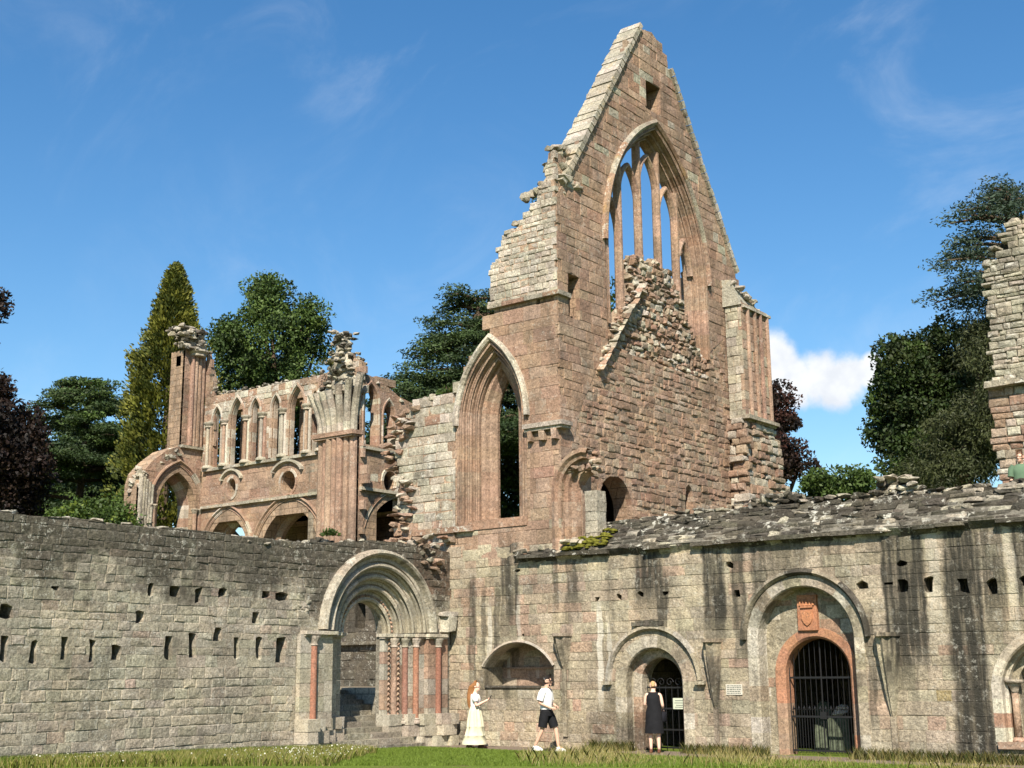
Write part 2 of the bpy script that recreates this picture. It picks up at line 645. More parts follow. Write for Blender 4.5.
m_head = stone_mat('lichened_wall_head', lichen=.95, lsize=2.3, soot=.7, mott=.45, bump=.9)
m_cope = stone_mat('coping_stone', lichen=.85, lsize=4.2, soot=.45, orange=.35, bump=.8)
m_arch = stone_mat('dressed_stone', lichen=.3, soot=.36, mott=.22, bump=.35)
m_redst = stone_mat('red_sandstone', lichen=.1, soot=.14, mott=.2, bump=.3)


def plain(name, c, rough=.7, spec=.2, nscale=30, amt=.15, metal=0.0, bump=0.0):
    m = bpy.data.materials.new(name)
    m.use_nodes = True
    t = m.node_tree
    t.nodes.clear()
    P = N(t, 'ShaderNodeTexCoord').outputs['Object']
    k = MR(t, NOISE(t, P, nscale, 4), .3, .7, 1 - amt, 1 + amt, smooth=False)
    cc = N(t, 'ShaderNodeVectorMath', operation='SCALE', i={0: c, 'Scale': k}).outputs[0]
    bs = N(t, 'ShaderNodeBsdfPrincipled', i={'Base Color': cc, 'Roughness': rough, 'Metallic': metal})
    bs.inputs['Specular IOR Level'].default_value = spec
    if bump:
        bp = N(t, 'ShaderNodeBump', i={'Strength': bump, 'Distance': .03, 'Height': NOISE(t, P, nscale, 6)})
        t.links.new(bp.outputs[0], bs.inputs['Normal'])
    N(t, 'ShaderNodeOutputMaterial', i={'Surface': bs.outputs[0]})
    return m


def leaf_mat(name, trans=.3, rough=.6):
    m = bpy.data.materials.new(name)
    m.use_nodes = True
    t = m.node_tree
    t.nodes.clear()
    c = N(t, 'ShaderNodeAttribute', attribute_name='Col').outputs['Color']
    d = N(t, 'ShaderNodeBsdfPrincipled', i={'Base Color': c, 'Roughness': rough})
    d.inputs['Specular IOR Level'].default_value = .25
    tc = MIX(t, 1.0, c, (1.25, 1.2, .6), 'MULTIPLY')
    tr = N(t, 'ShaderNodeBsdfTranslucent', i={'Color': tc})
    mx = N(t, 'ShaderNodeMixShader', i={0: trans, 1: d.outputs[0], 2: tr.outputs[0]})
    N(t, 'ShaderNodeOutputMaterial', i={'Surface': mx.outputs[0]})
    return m


m_leaf = leaf_mat('foliage', .22)
m_needle = leaf_mat('needles', .15)
m_grass = leaf_mat('grass_blades', .35)
m_bark = plain('bark', (.09, .065, .045), .9, .1, 12, .4)
m_iron = plain('black_iron', (.012, .012, .013), .45, .4, 60, .3)
m_niche_shade = plain('deep_shadowed_stone', (.03, .025, .02), .9, .1, 20, .3)
m_moss = plain('moss', (.12, .115, .02), .95, .05, 18, .5, bump=1.0)
m_lead = plain('weathered_lead', (.25, .25, .245), .8, .15, 8, .3)

# ------------------------------------------------------------------ ground
def gz(x, y):
    return 0.021 * max(0.0, min(22, -y - 1.5)) if y < 0 else 0.0


def ground_mesh():
    mb = MB()
    xs = [-400, -120, -60, -30, -15, -6, 0] + [i * 1.0 for i in range(1, 40)] + [60, 100, 200, 500]
    ys = [-400, -150, -80, -50] + [-40 + i for i in range(0, 42)] + [6, 15, 30, 60, 120, 300, 700]
    for i in range(len(xs) - 1):
        for j in range(len(ys) - 1):
            q = [(xs[i], ys[j]), (xs[i + 1], ys[j]), (xs[i + 1], ys[j + 1]), (xs[i], ys[j + 1])]
            mb.poly([(x, y, gz(x, y) + (rnd.uniform(-.0, .0))) for x, y in q], (.1, .15, .03))
    return mb


def lawn_mat():
    m = bpy.data.materials.new('lawn')
    m.use_nodes = True
    t = m.node_tree
    t.nodes.clear()
    P = N(t, 'ShaderNodeNewGeometry').outputs['Position']
    c = MIX(t, MR(t, NOISE(t, P, .7, 5), .3, .7), (.13, .19, .028), (.18, .23, .04))
    c = MIX(t, MR(t, NOISE(t, P, 25, 4), .3, .7, 0, .6), c, (.06, .1, .015))
    c = MIX(t, MR(t, NOISE(t, P, 1.4, 5), .58, .7, 0, .7), c, (.16, .13, .06))
    bp = N(t, 'ShaderNodeBump', i={'Strength': .9, 'Distance': .05, 'Height': NOISE(t, P, 40, 5)})
    b = N(t, 'ShaderNodeBsdfPrincipled', i={'Base Color': c, 'Roughness': .9, 'Normal': bp.outputs[0]})
    b.inputs['Specular IOR Level'].default_value = .1
    N(t, 'ShaderNodeOutputMaterial', i={'Surface': b.outputs[0]})
    return m


g = ground_mesh().build('lawn', lawn_mat())
g['kind'] = 'structure'
m_path = plain('gravel_path', (.17, .135, .105), .95, .1, 14, .35, bump=.6)
mb = MB()
N_ = 40
for i in range(N_):
    xa, xb = .0 + i * .5, .5 + i * .5
    wa, wb = 1.75 + .12 * math.sin(xa * 1.3), 1.75 + .12 * math.sin(xb * 1.3)
    mb.poly([(xa, -wa, .006), (xb, -wb, .006), (xb, .2, .006), (xa, .2, .006)], (.2, .17, .14))
pth = mb.build('path', m_path)
pth['kind'] = 'structure'
# floor of the ruined church, higher than the cloister
FLZ = 1.45
mb = MB()
mb.poly([(-2.85, -45, FLZ), (-2.85, 8, FLZ), (-80, 8, FLZ), (-80, -45, FLZ)], (.2, .18, .12))
mb.poly([(-2.85, -45, -.2), (-2.85, -4.1, -.2), (-2.85, -4.1, FLZ), (-2.85, -45, FLZ)], (.2, .18, .12))
o = mb.build('church_floor', plain('trodden_ground', (.2, .165, .12), .95, .1, 3, .3))
o['kind'] = 'structure'
mb = MB()
mb.poly([(-14.5, -30, FLZ + .006), (-14.5, 7, FLZ + .006), (-60, 7, FLZ + .006), (-60, -30, FLZ + .006)], (.1, .16, .02))
o = mb.build('church_lawn', bpy.data.materials['lawn'])
o['kind'] = 'structure'

# ------------------------------------------------------------------ cloister wall on the left (faces +x)
F0 = FX(0)
LW = thing('cloister_wall', 'long grey coursed stone wall at left with a row of upright slots and dark weathered top', 'wall', (0, -8, 0))
LW.location = (0, 0, 0)
slots = [(-13.46, -13.33, 2.18, 2.68), (-12.81, -12.69, 2.16, 2.61), (-12.14, -12.02, 2.19, 2.68), (-11.46, -11.35, 2.19, 2.63), (-10.91, -10.73, 2.19, 2.53),
         (-9.56, -9.37, 2.23, 2.72), (-8.93, -8.75, 2.23, 2.8), (-8.23, -8.04, 2.65, 2.92), (-7.63, -7.51, 2.25, 2.75), (-6.97, -6.81, 2.25, 2.76),
         (-6.35, -6.06, 2.14, 2.75), (-13.53, -13.27, 3.04, 3.26), (-10.34, -10.17, 3.02, 3.26), (-7.1, -6.93, 3.08, 3.34), (-10.09, -9.97, 3.58, 3.84),
         (-9.48, -9.25, 3.61, 3.81), (-8.81, -8.63, 3.48, 3.8), (-8.14, -7.94, 3.66, 3.83), (-6.85, -6.61, 3.66, 3.81), (-6.41, -6.03, 3.63, 3.79),
         (-12.46, -12.3, 3.61, 3.67), (-14.4, -14.2, 2.2, 2.7), (-15.1, -14.95, 2.2, 2.68)]


def hole_shape(a, b, c, d):
    j = lambda k=.025: rnd.uniform(-k, k)
    return [(a + j(), c + j()), (b + j(), c + j()), (b + j(), (c + d) / 2 + j()), (b + j(), d + j()), ((a + b) / 2 + j(), d + .02 + j()), (a + j(), d + j()),
            (a + j(), (c + d) / 2 + j())]


DC, DSP = -2.95, 2.93          # doorway centre and springing
door_in = arch(DC - .8, DC + .8, 0.0, DSP, .93, 12)
AC = -2.86      # the arch rings stand a little off the jambs' centre
door_out = arch(AC - 1.95, AC + 1.95, 0.0, DSP, 1.95, 12)
sl_h = [hole_shape(a - .01, b + .01, c, d) for a, b, c, d in slots]
outer = [(-24, -.4), (-.02, -.4), (-.02, 5.15), (-3, 5.3), (-6, 5.08), (-12, 5.12), (-24, 5.1)]
mb = MB()
slab(mb, F0, [(-24, -.4), (AC - 1.95, -.4)] + door_out + [(AC + 1.95, -.4), (-.02, -.4), (-.02, 5.05), (-3, 5.28), (-6, 5.0), (-12, 5.03), (-24, 5.02)], sl_h, -.012, -.62,
     (.33, .29, .225))
slab(mb, F0, [(-24, -.4), (DC - .8, -.4)] + door_in + [(DC + .8, -.4), (-.02, -.4), (-.02, 5.0), (-24, 5.0)], [], -.63, -.76, (.24, .215, .17))
mb.build('wall_core', m_clois, LW)
mb = MB()


def lcol(u, v):
    k = rnd.random()
    if u > -1.5 and v > 4.0:
        return pick(PINK)
    if k < .03:
        return pick([(.35, .28, .22), (.34, .285, .225)])
    return None


dclose = [(AC - 2.02, -.5)] + offs(arch(AC - 1.95, AC + 1.95, 0, DSP, 1.95, 12), .07) + [(AC + 2.02, -.5)]
jambs = rect(-5.72, -.2, -.5, 2.9)
masonry(mb, F0, [(-24, .0), (-.03, .0), (-.03, 2.75), (-24, 2.6)], sl_h + [jambs], GREY, (.16, .27), (.24, .56), wj=.008, gap=.003, bev=.015, colf=lcol, jit=.016, tilt=.007, puff=.012)
masonry(mb, F0, [(-24, 2.68), (-.03, 2.68), (-.03, 5.2), (-2, 5.32), (-3.2, 5.3), (-4.4, 5.16), (-5.5, 5.1), (-7, 5.08), (-9, 5.13), (-10.3, 5.09), (-12, 5.11), (-15, 5.08), (-24, 5.1)], sl_h + [dclose, rect(-5.72, -.2, 2.4, 2.9)], GREY,
        (.14, .24), (.22, .5), wj=.009, gap=.003, bev=.014, colf=lcol, jit=.014, tilt=.007, puff=.012, rag=False)
mb.build('facing', m_clois, LW)
mb = MB()
crest_stones(mb, F0, [(-24, 5.08), (-12, 5.1), (-6, 5.05)], (-.5, -.06), GREY + WHIT, (.25, .6), 1.4, .12)
crest_stones(mb, F0, [(-6, 5.08), (-3, 5.25), (-.2, 5.2)], (-.7, -.1), GREY + DARK, (.2, .45), 1.8, .2)
for k in range(26):     # broken masonry around the head of the doorway
    rock(mb, F0(rnd.uniform(-1.35, -.05), rnd.uniform(4.7, 5.6), rnd.uniform(-.3, .02)), (rnd.uniform(.2, .4), rnd.uniform(.15, .35), rnd.uniform(.1, .2)), pick(PINK + GREY), 0)
for k in range(9):
    rock(mb, F0(rnd.uniform(-5.75, -5.2), rnd.uniform(3.0, 4.4), rnd.uniform(-.16, -.06)), (rnd.uniform(.2, .3), rnd.uniform(.2, .36), rnd.uniform(.1, .17)), pick(GREY), 0)
mb.build('broken_top', m_head, LW)

# round-headed doorway with rolls and nook shafts
mb = MB()
ap = arch(AC - .8, AC + .8, DSP, DSP, .8, 22)
sweep(mb, F0, ap, orders(1.12, 0, .06, -.62, 4) + [(0, -.75)], GREY + PINK[:2] + WHIT, .3)
arch_o = mb.build('arch_orders', m_arch, LW)
mb = MB()
sweep(mb, F0, ap, [(1.34, -.05), (1.34, .1), (1.31, .2), (1.24, .24), (1.19, .2), (1.16, .1), (1.11, .03)], WHIT + GREY, .7)
mb.build('hood_mould', m_white, LW)
for side in (-1, 1):
    mb = MB()
    base = .62
    n_steps = 5
    for i in range(n_steps):
        ua = .8 + (1.4 / n_steps) * i
        ub = .8 + (1.4 / n_steps) * (i + 1) + (.02 if i < n_steps - 1 else .53)
        wtop = -.6 + .14 * (i + 1) if side > 0 or i < 3 else .1 + .003 * i
        z = base
        while z < DSP - .08:
            h = min(rnd.uniform(.3, .42), DSP - .08 - z)
            if DSP - .08 - z - h < .12:
                h = DSP - .08 - z
            a, b = sorted((DC + side * ua, DC + side * ub))
            boxm(mb, (-.68, a + .003, z + .004), (wtop, b - .003, z + h - .004), pick(WHIT + PINK[3:] if side > 0 else WHIT + GREY), .003)
            z += h
    a, b = sorted((DC + side * .78, DC + side * 2.76))
    z = -.3
    while z < base - .05:
        u = a
        while u < b - .05:
            l = min(rnd.uniform(.35, .6), b - u)
            wq = -.5 + (abs(u + l / 2 - DC) - .8) * .46
            boxm(mb, (-.7, u + .004, z), (wq + .14 + rnd.uniform(-.02, .02), u + l - .004, z + .28), pick(GREY + WHIT), .008)
            u += l
        z += .287
    mb.build('jamb', m_arch, LW)
    mb = MB()
    boxm(mb, (-.7, DC + side * .74 if side > 0 else DC - 2.8, DSP - .08), (-.62 + .0, DC + 2.8 if side > 0 else DC - .74, DSP), pick(WHIT))
    for i in range(n_steps):
        ua = .74 + .28 * i
        ub = ua + .28 + (0.5 if i == n_steps - 1 else 0)
        a, b = sorted((DC + side * ua, DC + side * ub))
        boxm(mb, (-.6, a, DSP - .085), ((-.6 + .14 * (i + 1) if side > 0 or i < 3 else .1 + .003 * i) + .12, b, DSP + .0), pick(WHIT), .002)
        boxm(mb, (-.6, a + .02, DSP - .13), (-.6 + .14 * (i + 1) + .07, b - .02, DSP - .085), pick(WHIT), .002)
    mb.build('abacus', m_arch, LW)
    for i in range(1, 5):
        ua = .8 + .28 * i + .02
        w = -.6 + .14 * (i + 1) - .06
        y = DC + side * (ua + (.12 if i == 4 else 0))
        if side < 0 and i < 4:
            continue
        red = (side > 0 and i >= 2) or (side < 0 and i == 4)
        if i == 4:
            y = DC + side * 2.3
            w = .1 + .035
        mb = MB()
        cyl(mb, (w, y, base + .1), (w, y, DSP - .32), .082, .078, pick(RED if red else PINK), 12, False)
        sh = mb.build('nook_shaft', m_redst if red else m_pink, LW, True)
        mb = MB()
        lathe(mb, (w, y, DSP - .36), [(.085, 0), (.1, .02), (.085, .05), (.1, .1), (.15, .2), (.16, .24)], pick(WHIT))
        lathe(mb, (w, y, base - .02), [(.14, 0), (.14, .05), (.11, .08), (.12, .11), (.085, .14)], pick(WHIT))
        mb.build('capital_and_base', m_arch, sh)
# dog-tooth ornament on the inner order
mb = MB()
for z in np.arange(.8, 2.85, .13):
    for uu in (.9, 1.12):
        y = DC + uu + .05
        w = -.6 + .14 * (1 if uu < 1 else 2) + .02
        mb.add([(w, y - .05, z), (w, y + .05, z), (w + .07, y, z + .05), (w, y, z + .1), (w - .02, y, z - .02)], [(0, 4, 2), (4, 1, 2), (1, 3, 2), (3, 0, 2)], pick(PINK))
for i in range(26):
    th = math.pi * (i + .5) / 26
    for rr, w in ((.96, -.44), (1.19, -.3)):
        cy_, cz_ = AC - rr * math.cos(th), DSP + rr * math.sin(th)
        mb.add([(w, cy_ - .05, cz_), (w, cy_ + .05, cz_), (w + .08, cy_, cz_ + .0), (w, cy_, cz_ + .06), (w, cy_, cz_ - .06)], [(0, 4, 2), (4, 1, 2), (1, 3, 2), (3, 0, 2)], pick(PINK))
mb.build('dogtooth', m_arch, LW)
# projecting carved stone at the right springing
mb = MB()
boxm(mb, (-.1, -.42, 3.0), (.32, -.1, 3.42), pick(WHIT), .03)
boxm(mb, (-.1, -.5, 3.42), (.3, -.02, 3.52), pick(WHIT), .02)
mb.build('springer_stone', m_white, LW)

# steps up into the church
ST = thing('stone_steps', 'flight of worn stone steps rising through the large round-headed doorway', 'steps', (0, DC, 0))
mb_all = []
for i in range(11):
    xa = .42 - .3 * i
    z0, z1 = .135 * i, .135 * (i + 1)
    if i >= 10:
        z1 = FLZ + .006
    wa = (1.85 - .12 * i) if i < 4 else (1.02 if i < 5 else 1.3)
    lo, hi = -wa, wa
    if i < 4:
        lo, hi = -2.05 + .2 * i * .9, 1.5 - .15 * i
    if i >= 7:
        lo, hi = -1.6, 1.6
    mb = MB()
    y = lo
    while y < hi - .05:
        l = min(rnd.uniform(.6, 1.2), hi - y)
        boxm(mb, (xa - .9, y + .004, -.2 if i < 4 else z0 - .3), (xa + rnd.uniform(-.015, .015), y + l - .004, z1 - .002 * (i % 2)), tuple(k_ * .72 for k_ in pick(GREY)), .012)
        y += l
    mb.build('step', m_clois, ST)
ST_kids = ST.children
for k in ST_kids:
    k.location = (0, 0, 0)
    # children are given about the flight's own base
# passage walls flanking the inner flight
mb = MB()
for side in (-1, 1):
    a, b = sorted((DC + side * 1.62, DC + side * 2.0))
    boxm(mb, (-4.2, a, .2), (-1.12, b, 1.5 if side < 0 else 1.52), pick(GREY), .02)
tag(mb.build('retaining_wall', m_core), 'low rough walls flanking the inner steps behind the round-headed doorway', 'wall')

# ------------------------------------------------------------------ cloister range wall on the right (faces -y)
G0 = FY(0)
RW = thing('range_wall', 'tall buff stone wall at right with dark water streaks, arched doorways and lichened sloping top', 'wall')
nic = arch(1.2, 3.5, 1.55, 2.04, .62, 10)
sdc, ssp = 6.52, 1.64
sd_out = arch(sdc - .8, sdc + .8, -.2, ssp, .8, 10)
sd_in = arch(sdc - .55, sdc + .6, -.2, ssp, .58, 10)
bdc, bsp = 10.55, 2.58
bd_out = arch(bdc - 1.17, bdc + 1.17, -.2, bsp, 1.17, 14)
bd_in = arch(bdc - .72, bdc + .86, -.2, 1.82, .78, 12)
wdc = 15.95
wd_out = arch(wdc - 1.1, wdc + 1.1, .42, 1.56, .95, 10)
rh = [(4.83, 5.0, 3.62, 3.78), (5.5, 5.68, 3.64, 3.8), (6.12, 6.34, 3.68, 3.82), (6.82, 7.05, 3.7, 3.84), (8.6, 8.86, 4.24, 4.42), (8.8, 9.0, 3.52, 3.8),
      (9.1, 9.22, 3.0, 3.14), (11.85, 12.2, 3.6, 3.8), (12.5, 12.75, 3.62, 3.76), (12.78, 13.08, 3.48, 3.82), (12.8, 13.1, 4.1, 4.2), (13.37, 13.62, 3.46, 3.84),
      (14.1, 14.38, 3.4, 3.82), (14.72, 14.98, 3.36, 3.74), (15.4, 15.6, 3.5, 3.74), (16.1, 16.4, 3.4, 3.7), (17, 17.3, 3.5, 3.8), (2.5, 2.58, 2.84, 2.9), (2.25, 2.5, 4.5, 4.6)]
rh_h = [hole_shape(a + (b - a) * .12, b - (b - a) * .12, c + (d - c) * .12, d - (d - c) * .12) for a, b, c, d in rh]
ZE = 4.84
mb = MB()
o1 = [(.02, -.4), (sdc - .8, -.4)] + offs(sd_out, .015) + [(sdc + .8, -.4), (bdc - 1.17, -.4)] + offs(bd_out, .015) + [(bdc + 1.17, -.4), (20, -.4), (20, ZE), (.02, ZE)]
slab(mb, G0, o1, rh_h + [nic, wd_out], -.01, -.42, (.33, .28, .2))
o2 = [(.02, -.4), (sdc - .55, -.4)] + offs(sd_in, .015) + [(sdc + .6, -.4), (bdc - .72, -.4)] + offs(bd_in, .015) + [(bdc + .86, -.4), (20, -.4), (20, ZE), (.02, ZE)]
win1 = [arch(wdc - .86, wdc - .1, .42, 1.56, .5, 8), arch(wdc + .1, wdc + .86, .42, 1.56, .5, 8)]
slab(mb, G0, o2, [nic] + win1, -.43, -.82, (.3, .26, .19))
slab(mb, G0, [(.9, 1.2), (3.8, 1.2), (3.8, 3), (.9, 3)], [], -.83, -1.2, (.34, .24, .18))
mb.build('wall_core', m_range, RW)
mb = MB()


def rcol(u, v):
    k = rnd.random()
    if u < 4.8 and v > 3.4 and k < .35:
        return pick(ROSE)
    if u < 4.5 and k < .22:
        return pick(ROSE)
    if 5 < u < 8.6 and v < 1.7 and k < .2:
        return pick(ROSE)
    if 8.6 < u < 12.6 and v < 2.2 and k < .22:
        return pick(ROSE)
    if k < .05:
        return pick(ROSE)
    if 13.3 < u < 14.0 and 1.2 < v < 1.45:
        return (.3, .235, .125)
    return None


nich = grow(nic, .015)
sdh = [(p[0], p[1]) for p in offs(arch(sdc - .8, sdc + .8, -.2, ssp, .8, 10), .3)] + []
bdh = offs(arch(bdc - 1.17, bdc + 1.17, -.2, bsp, 1.17, 14), .25)
wdh = grow(wd_out, .2)
sdh2 = [(sdh[0][0], -.5)] + sdh + [(sdh[-1][0], -.5)]
bdh2 = [(bdh[0][0], -.5)] + bdh + [(bdh[-1][0], -.5)]
masonry(mb, G0, [(.0, -.1), (20, -.1), (20, ZE), (2.5, ZE), (2.5, 5.2), (.0, 5.2)], rh_h + [nich, sdh2, bdh2, wdh], BUFF, (.19, .33), (.24, .66), wj=.007, gap=.0055, colf=rcol, jit=.008,
        tilt=.005, bev=.008)
mb.build('facing', m_range, RW)
# stones set inside the recesses
mb = MB()
masonry(mb, FY(.83), rect(.95, 3.75, 1.25, 2.9), [], PINK + BUFF, (.22, .3), (.4, .8), rag=False, depth=.05)
masonry(mb, FY(.43), [(bdc - 1.3, 1.3), (bdc + 1.3, 1.3), (bdc + 1.3, 3.9), (bdc - 1.3, 3.9)], [[(bd_in[0][0], -.5)] + grow(bd_in, .22) + [(bd_in[-1][0], -.5)]], PINK + WHIT + [(.5, .42, .36)], (.16, .34), (.3, .6),
        rag=False, depth=.06, wj=.015)
mb.build('recess_stones', m_pink, RW)
mb = MB()
sweep(mb, G0, arch(1.2, 3.5, 2.04, 2.04, .62, 10), [(.07, -.04), (.07, .05), (.02, .06), (-.01, .0), (-.01, -.42)], WHIT, .5)
boxm(mb, (1.22, .76, 1.98), (3.48, .84, 2.03), pick(PINK), .005)
boxm(mb, (1.25, -.05, 1.5), (3.1, .2, 1.555), pick(DARK), .006)
mb.build('niche_arch', m_arch, RW)
mb = MB()
sweep(mb, G0, sd_out, [(.31, -.1), (.31, .015), (.03, .02), (0, -.02), (0, -.28), (-.02, -.3)], WHIT + BUFF, .34)
inn = arch(sdc - .55, sdc + .6, -.2, ssp, .58, 10)
sweep(mb, FY(.3), inn, [(.27, 0), (.04, 0), (0, -.04), (0, -.3)], WHIT + PINK[3:], .34)
mb.build('door_arch', m_range, RW)
mb = MB()
hp = arch(sdc - .8, sdc + .8, ssp, ssp, .8, 12)
sweep(mb, G0, hp, [(.58, -.05), (.56, .1), (.48, .12), (.44, .04), (.43, -.05)], WHIT + BUFF, .5)
boxm(mb, (5.08, -.14, 1.58), (5.32, .05, 1.66), pick(BUFF), .01)
boxm(mb, (7.7, -.14, 1.58), (7.98, .05, 1.66), pick(BUFF), .01)
for i in range(7):
    boxm(mb, (6.0 + i * .12, -.12, 2.98 + .02 * math.sin(i)), (6.14 + i * .12, .05, 3.08 + .04 * math.sin(i * .5)), pick(DARK), .012)
mb.build('hood_mould', m_range, RW)
mb = MB()
sweep(mb, G0, bd_out, [(.26, -.1), (.26, .02), (.03, .02), (0, -.02), (0, -.4), (-.01, -.42)], WHIT + BUFF, .36)
mb.build('door_arch', m_range, RW)
mb = MB()
sweep(mb, G0, arch(bdc - 1.17, bdc + 1.17, bsp, bsp, 1.17, 14), [(.42, -.05), (.4, .12), (.33, .14), (.28, .06), (.262, -.04)], BUFF + DARK, .5)
mb.build('hood_mould', m_range, RW)
mb = MB()
sweep(mb, FY(.42), bd_in, [(.24, -.02), (.235, .03), (.05, .03), (0, -.02), (0, -.42)], REDB, .36, colf=lambda u, v: pick(PINK + REDB) if v < 1.3 else None)
mb.build('red_door_arch', m_redst, RW)
# carved panel: a crown over a shield
mb = MB()
cx, cz = 10.5, 3.16
boxm(mb, (cx - .24, .33, cz - .38), (cx + .24, .44, cz + .42), (.36, .165, .095), .004)
crest = mb.build('carved_panel', m_redst, RW)
mb = MB()
yf = .33
for k, (a, b, c_, d) in enumerate([(-.19, -.16, .36, -.36), (.16, .19, .36, -.36)]):
    pass
sh_ = [(-.13, .06), (.13, .06), (.13, -.12), (.08, -.22), (0, -.28), (-.08, -.22), (-.13, -.12)]
P = [(cx + a, yf - .035, cz + b) for a, b in sh_] + [(cx + a * 1.12, yf + .02, cz + b * 1.1) for a, b in sh_]
n = len(sh_)
mb.add(P, [tuple(range(n))] + [(i, n + i, n + (i + 1) % n, (i + 1) % n) for i in range(n)], (.42, .19, .1))
mb.build('shield', m_redst, crest)
mb = MB()
boxm(mb, (cx - .15, yf - .04, cz + .13), (cx + .15, yf + .02, cz + .17), (.4, .18, .1), .003)
for i in range(5):
    xx = cx - .16 + i * .08
    hh = .13 if i % 2 == 0 else .09
    mb.add([(xx - .03, yf - .03, cz + .18), (xx + .03, yf - .03, cz + .18), (xx, yf - .03, cz + .18 + hh), (xx - .03, yf + .02, cz + .18), (xx + .03, yf + .02, cz + .18), (xx, yf + .02, cz + .18 + hh)],
           [(0, 1, 2), (0, 2, 5, 3), (1, 4, 5, 2), (0, 3, 4, 1)], (.42, .19, .1))
    lathe(mb, (xx, yf - .02, cz + .17 + hh), [(.005, 0), (.022, .012), (.022, .026), (.005, .04)], (.42, .19, .1), 6)
mb.build('crown', m_redst, crest)
# tapering corbels left from the cloister roof
for cx, zt, zb, w in ((3.87, 2.78, 1.95, .46), (8.22, 2.54, 1.0, .4), (12.53, 2.58, .85, .5)):
    mb = MB()
    n = 9
    lv = [(0, .2), (.1, .34), (.35, .6), (.8, .95), (1, 1)]
    rings = []
    for s, k in lv:
        z = zb + (zt - zb) * s
        rings.append([(cx + math.cos(math.pi * i / (n - 1)) * w / 2 * k, .03 - math.sin(math.pi * i / (n - 1)) * .42 * k * (1 if i % 2 == 0 else .78), z) for i in range(n)])
    rings.append([(cx + math.cos(math.pi * i / (n - 1)) * w / 2 * 1.12, .03 - math.sin(math.pi * i / (n - 1)) * .46, zt + .01) for i in range(n)])
    rings.append([(cx + math.cos(math.pi * i / (n - 1)) * w / 2 * 1.12, .03 - math.sin(math.pi * i / (n - 1)) * .46, zt + .09) for i in range(n)])
    for a in range(len(rings) - 1):
        c = pick(BUFF)
        for i in range(n - 1):
            mb.poly([rings[a][i], rings[a][i + 1], rings[a + 1][i + 1], rings[a + 1][i]], c)
    mb.poly(rings[-1], c)
    mb.build('corbel', m_range, RW)
    mb = MB()
    boxm(mb, (cx - .06, -.05, .1 if zb < 1.5 else .3), (cx + .06, .04, zb + .05), pick(BUFF), .008)
    mb.build('wall_shaft', m_range, RW)
# two-light window at the right edge
mb = MB()
sweep(mb, G0, wd_out, [(.2, -.06), (.2, .015), (.03, .02), (0, -.02), (0, -.2), (-.06, -.24), (-.06, -.44)], WHIT + PINK[3:], .32)
boxm(mb, (wdc - 1.25, -.08, .3), (wdc + 1.25, .45, .42), pick(PINK), .01)
mb.build('window_arch', m_arch, RW)
for xx in (wdc - .93, wdc, wdc + .93):
    mb = MB()
    cyl(mb, (xx, .3, .5), (xx, .3, 1.42), .075, .07, pick(PINK), 10)
    lathe(mb, (xx, .3, 1.4), [(.08, 0), (.075, .04), (.11, .12), (.14, .16), (.14, .2), (.2, .2), (.2, .26)], pick(WHIT))
    lathe(mb, (xx, .3, .41), [(.13, 0), (.13, .05), (.09, .1)], pick(PINK))
    mb.build('window_shaft', m_pink, RW, True)
# eaves course and sloping rubble head
mb = MB()
x = 2.5
while x < 20:
    l = rnd.uniform(.5, 1.0)
    if rnd.random() > .12:
        boxm(mb, (x + .004, -.2 + rnd.uniform(-.03, .03), ZE + rnd.uniform(-.01, .01)), (x + l - .004, .5, ZE + .09), pick(DARK), .012)
    x += l
mb.build('eaves_course', m_head, RW)
mb = MB()
slope = FG((0, -.16, ZE + .1), (1, 0, 0), (0, .95, .86))
sl = [(4.6, 0), (20, 0), (20, 1.28), (7, 1.3), (5.2, 1.2), (4.6, .7)]
masonry(mb, slope, sl, [], DARK + DARK + DARK + GREY[:2], (.12, .22), (.2, .6), wj=.035, jit=.03, tilt=.02, puff=.03, depth=.3, bev=.04, gap=.006, miss=.06)
for k in range(260):
    u, v = rnd.uniform(4.7, 20), rnd.uniform(.1, 1.28)
    rock(mb, slope(u, v, rnd.uniform(-.15, -.07)), (rnd.uniform(.25, .65), rnd.uniform(.25, .4), rnd.uniform(.1, .18)), pick(DARK + DARK + GREY[:1]), rnd.uniform(-.2, .2))
sl2 = [(2.4, 0), (4.7, 0), (4.7, .8), (3.6, .55), (2.4, .25)]
masonry(mb, slope, sl2, [], DARK + GREY[:1], (.12, .2), (.2, .5), wj=.04, jit=.03, tilt=.03, puff=.03, depth=.3, bev=.03)
crest_stones(mb, FY(.8), [(5.0, 5.66), (7, 5.84), (9, 5.74), (11, 5.85), (14, 5.78), (17, 5.86), (20, 5.8)], (-.5, .05), DARK + DARK + GREY, (.25, .6), 1.7, .15)
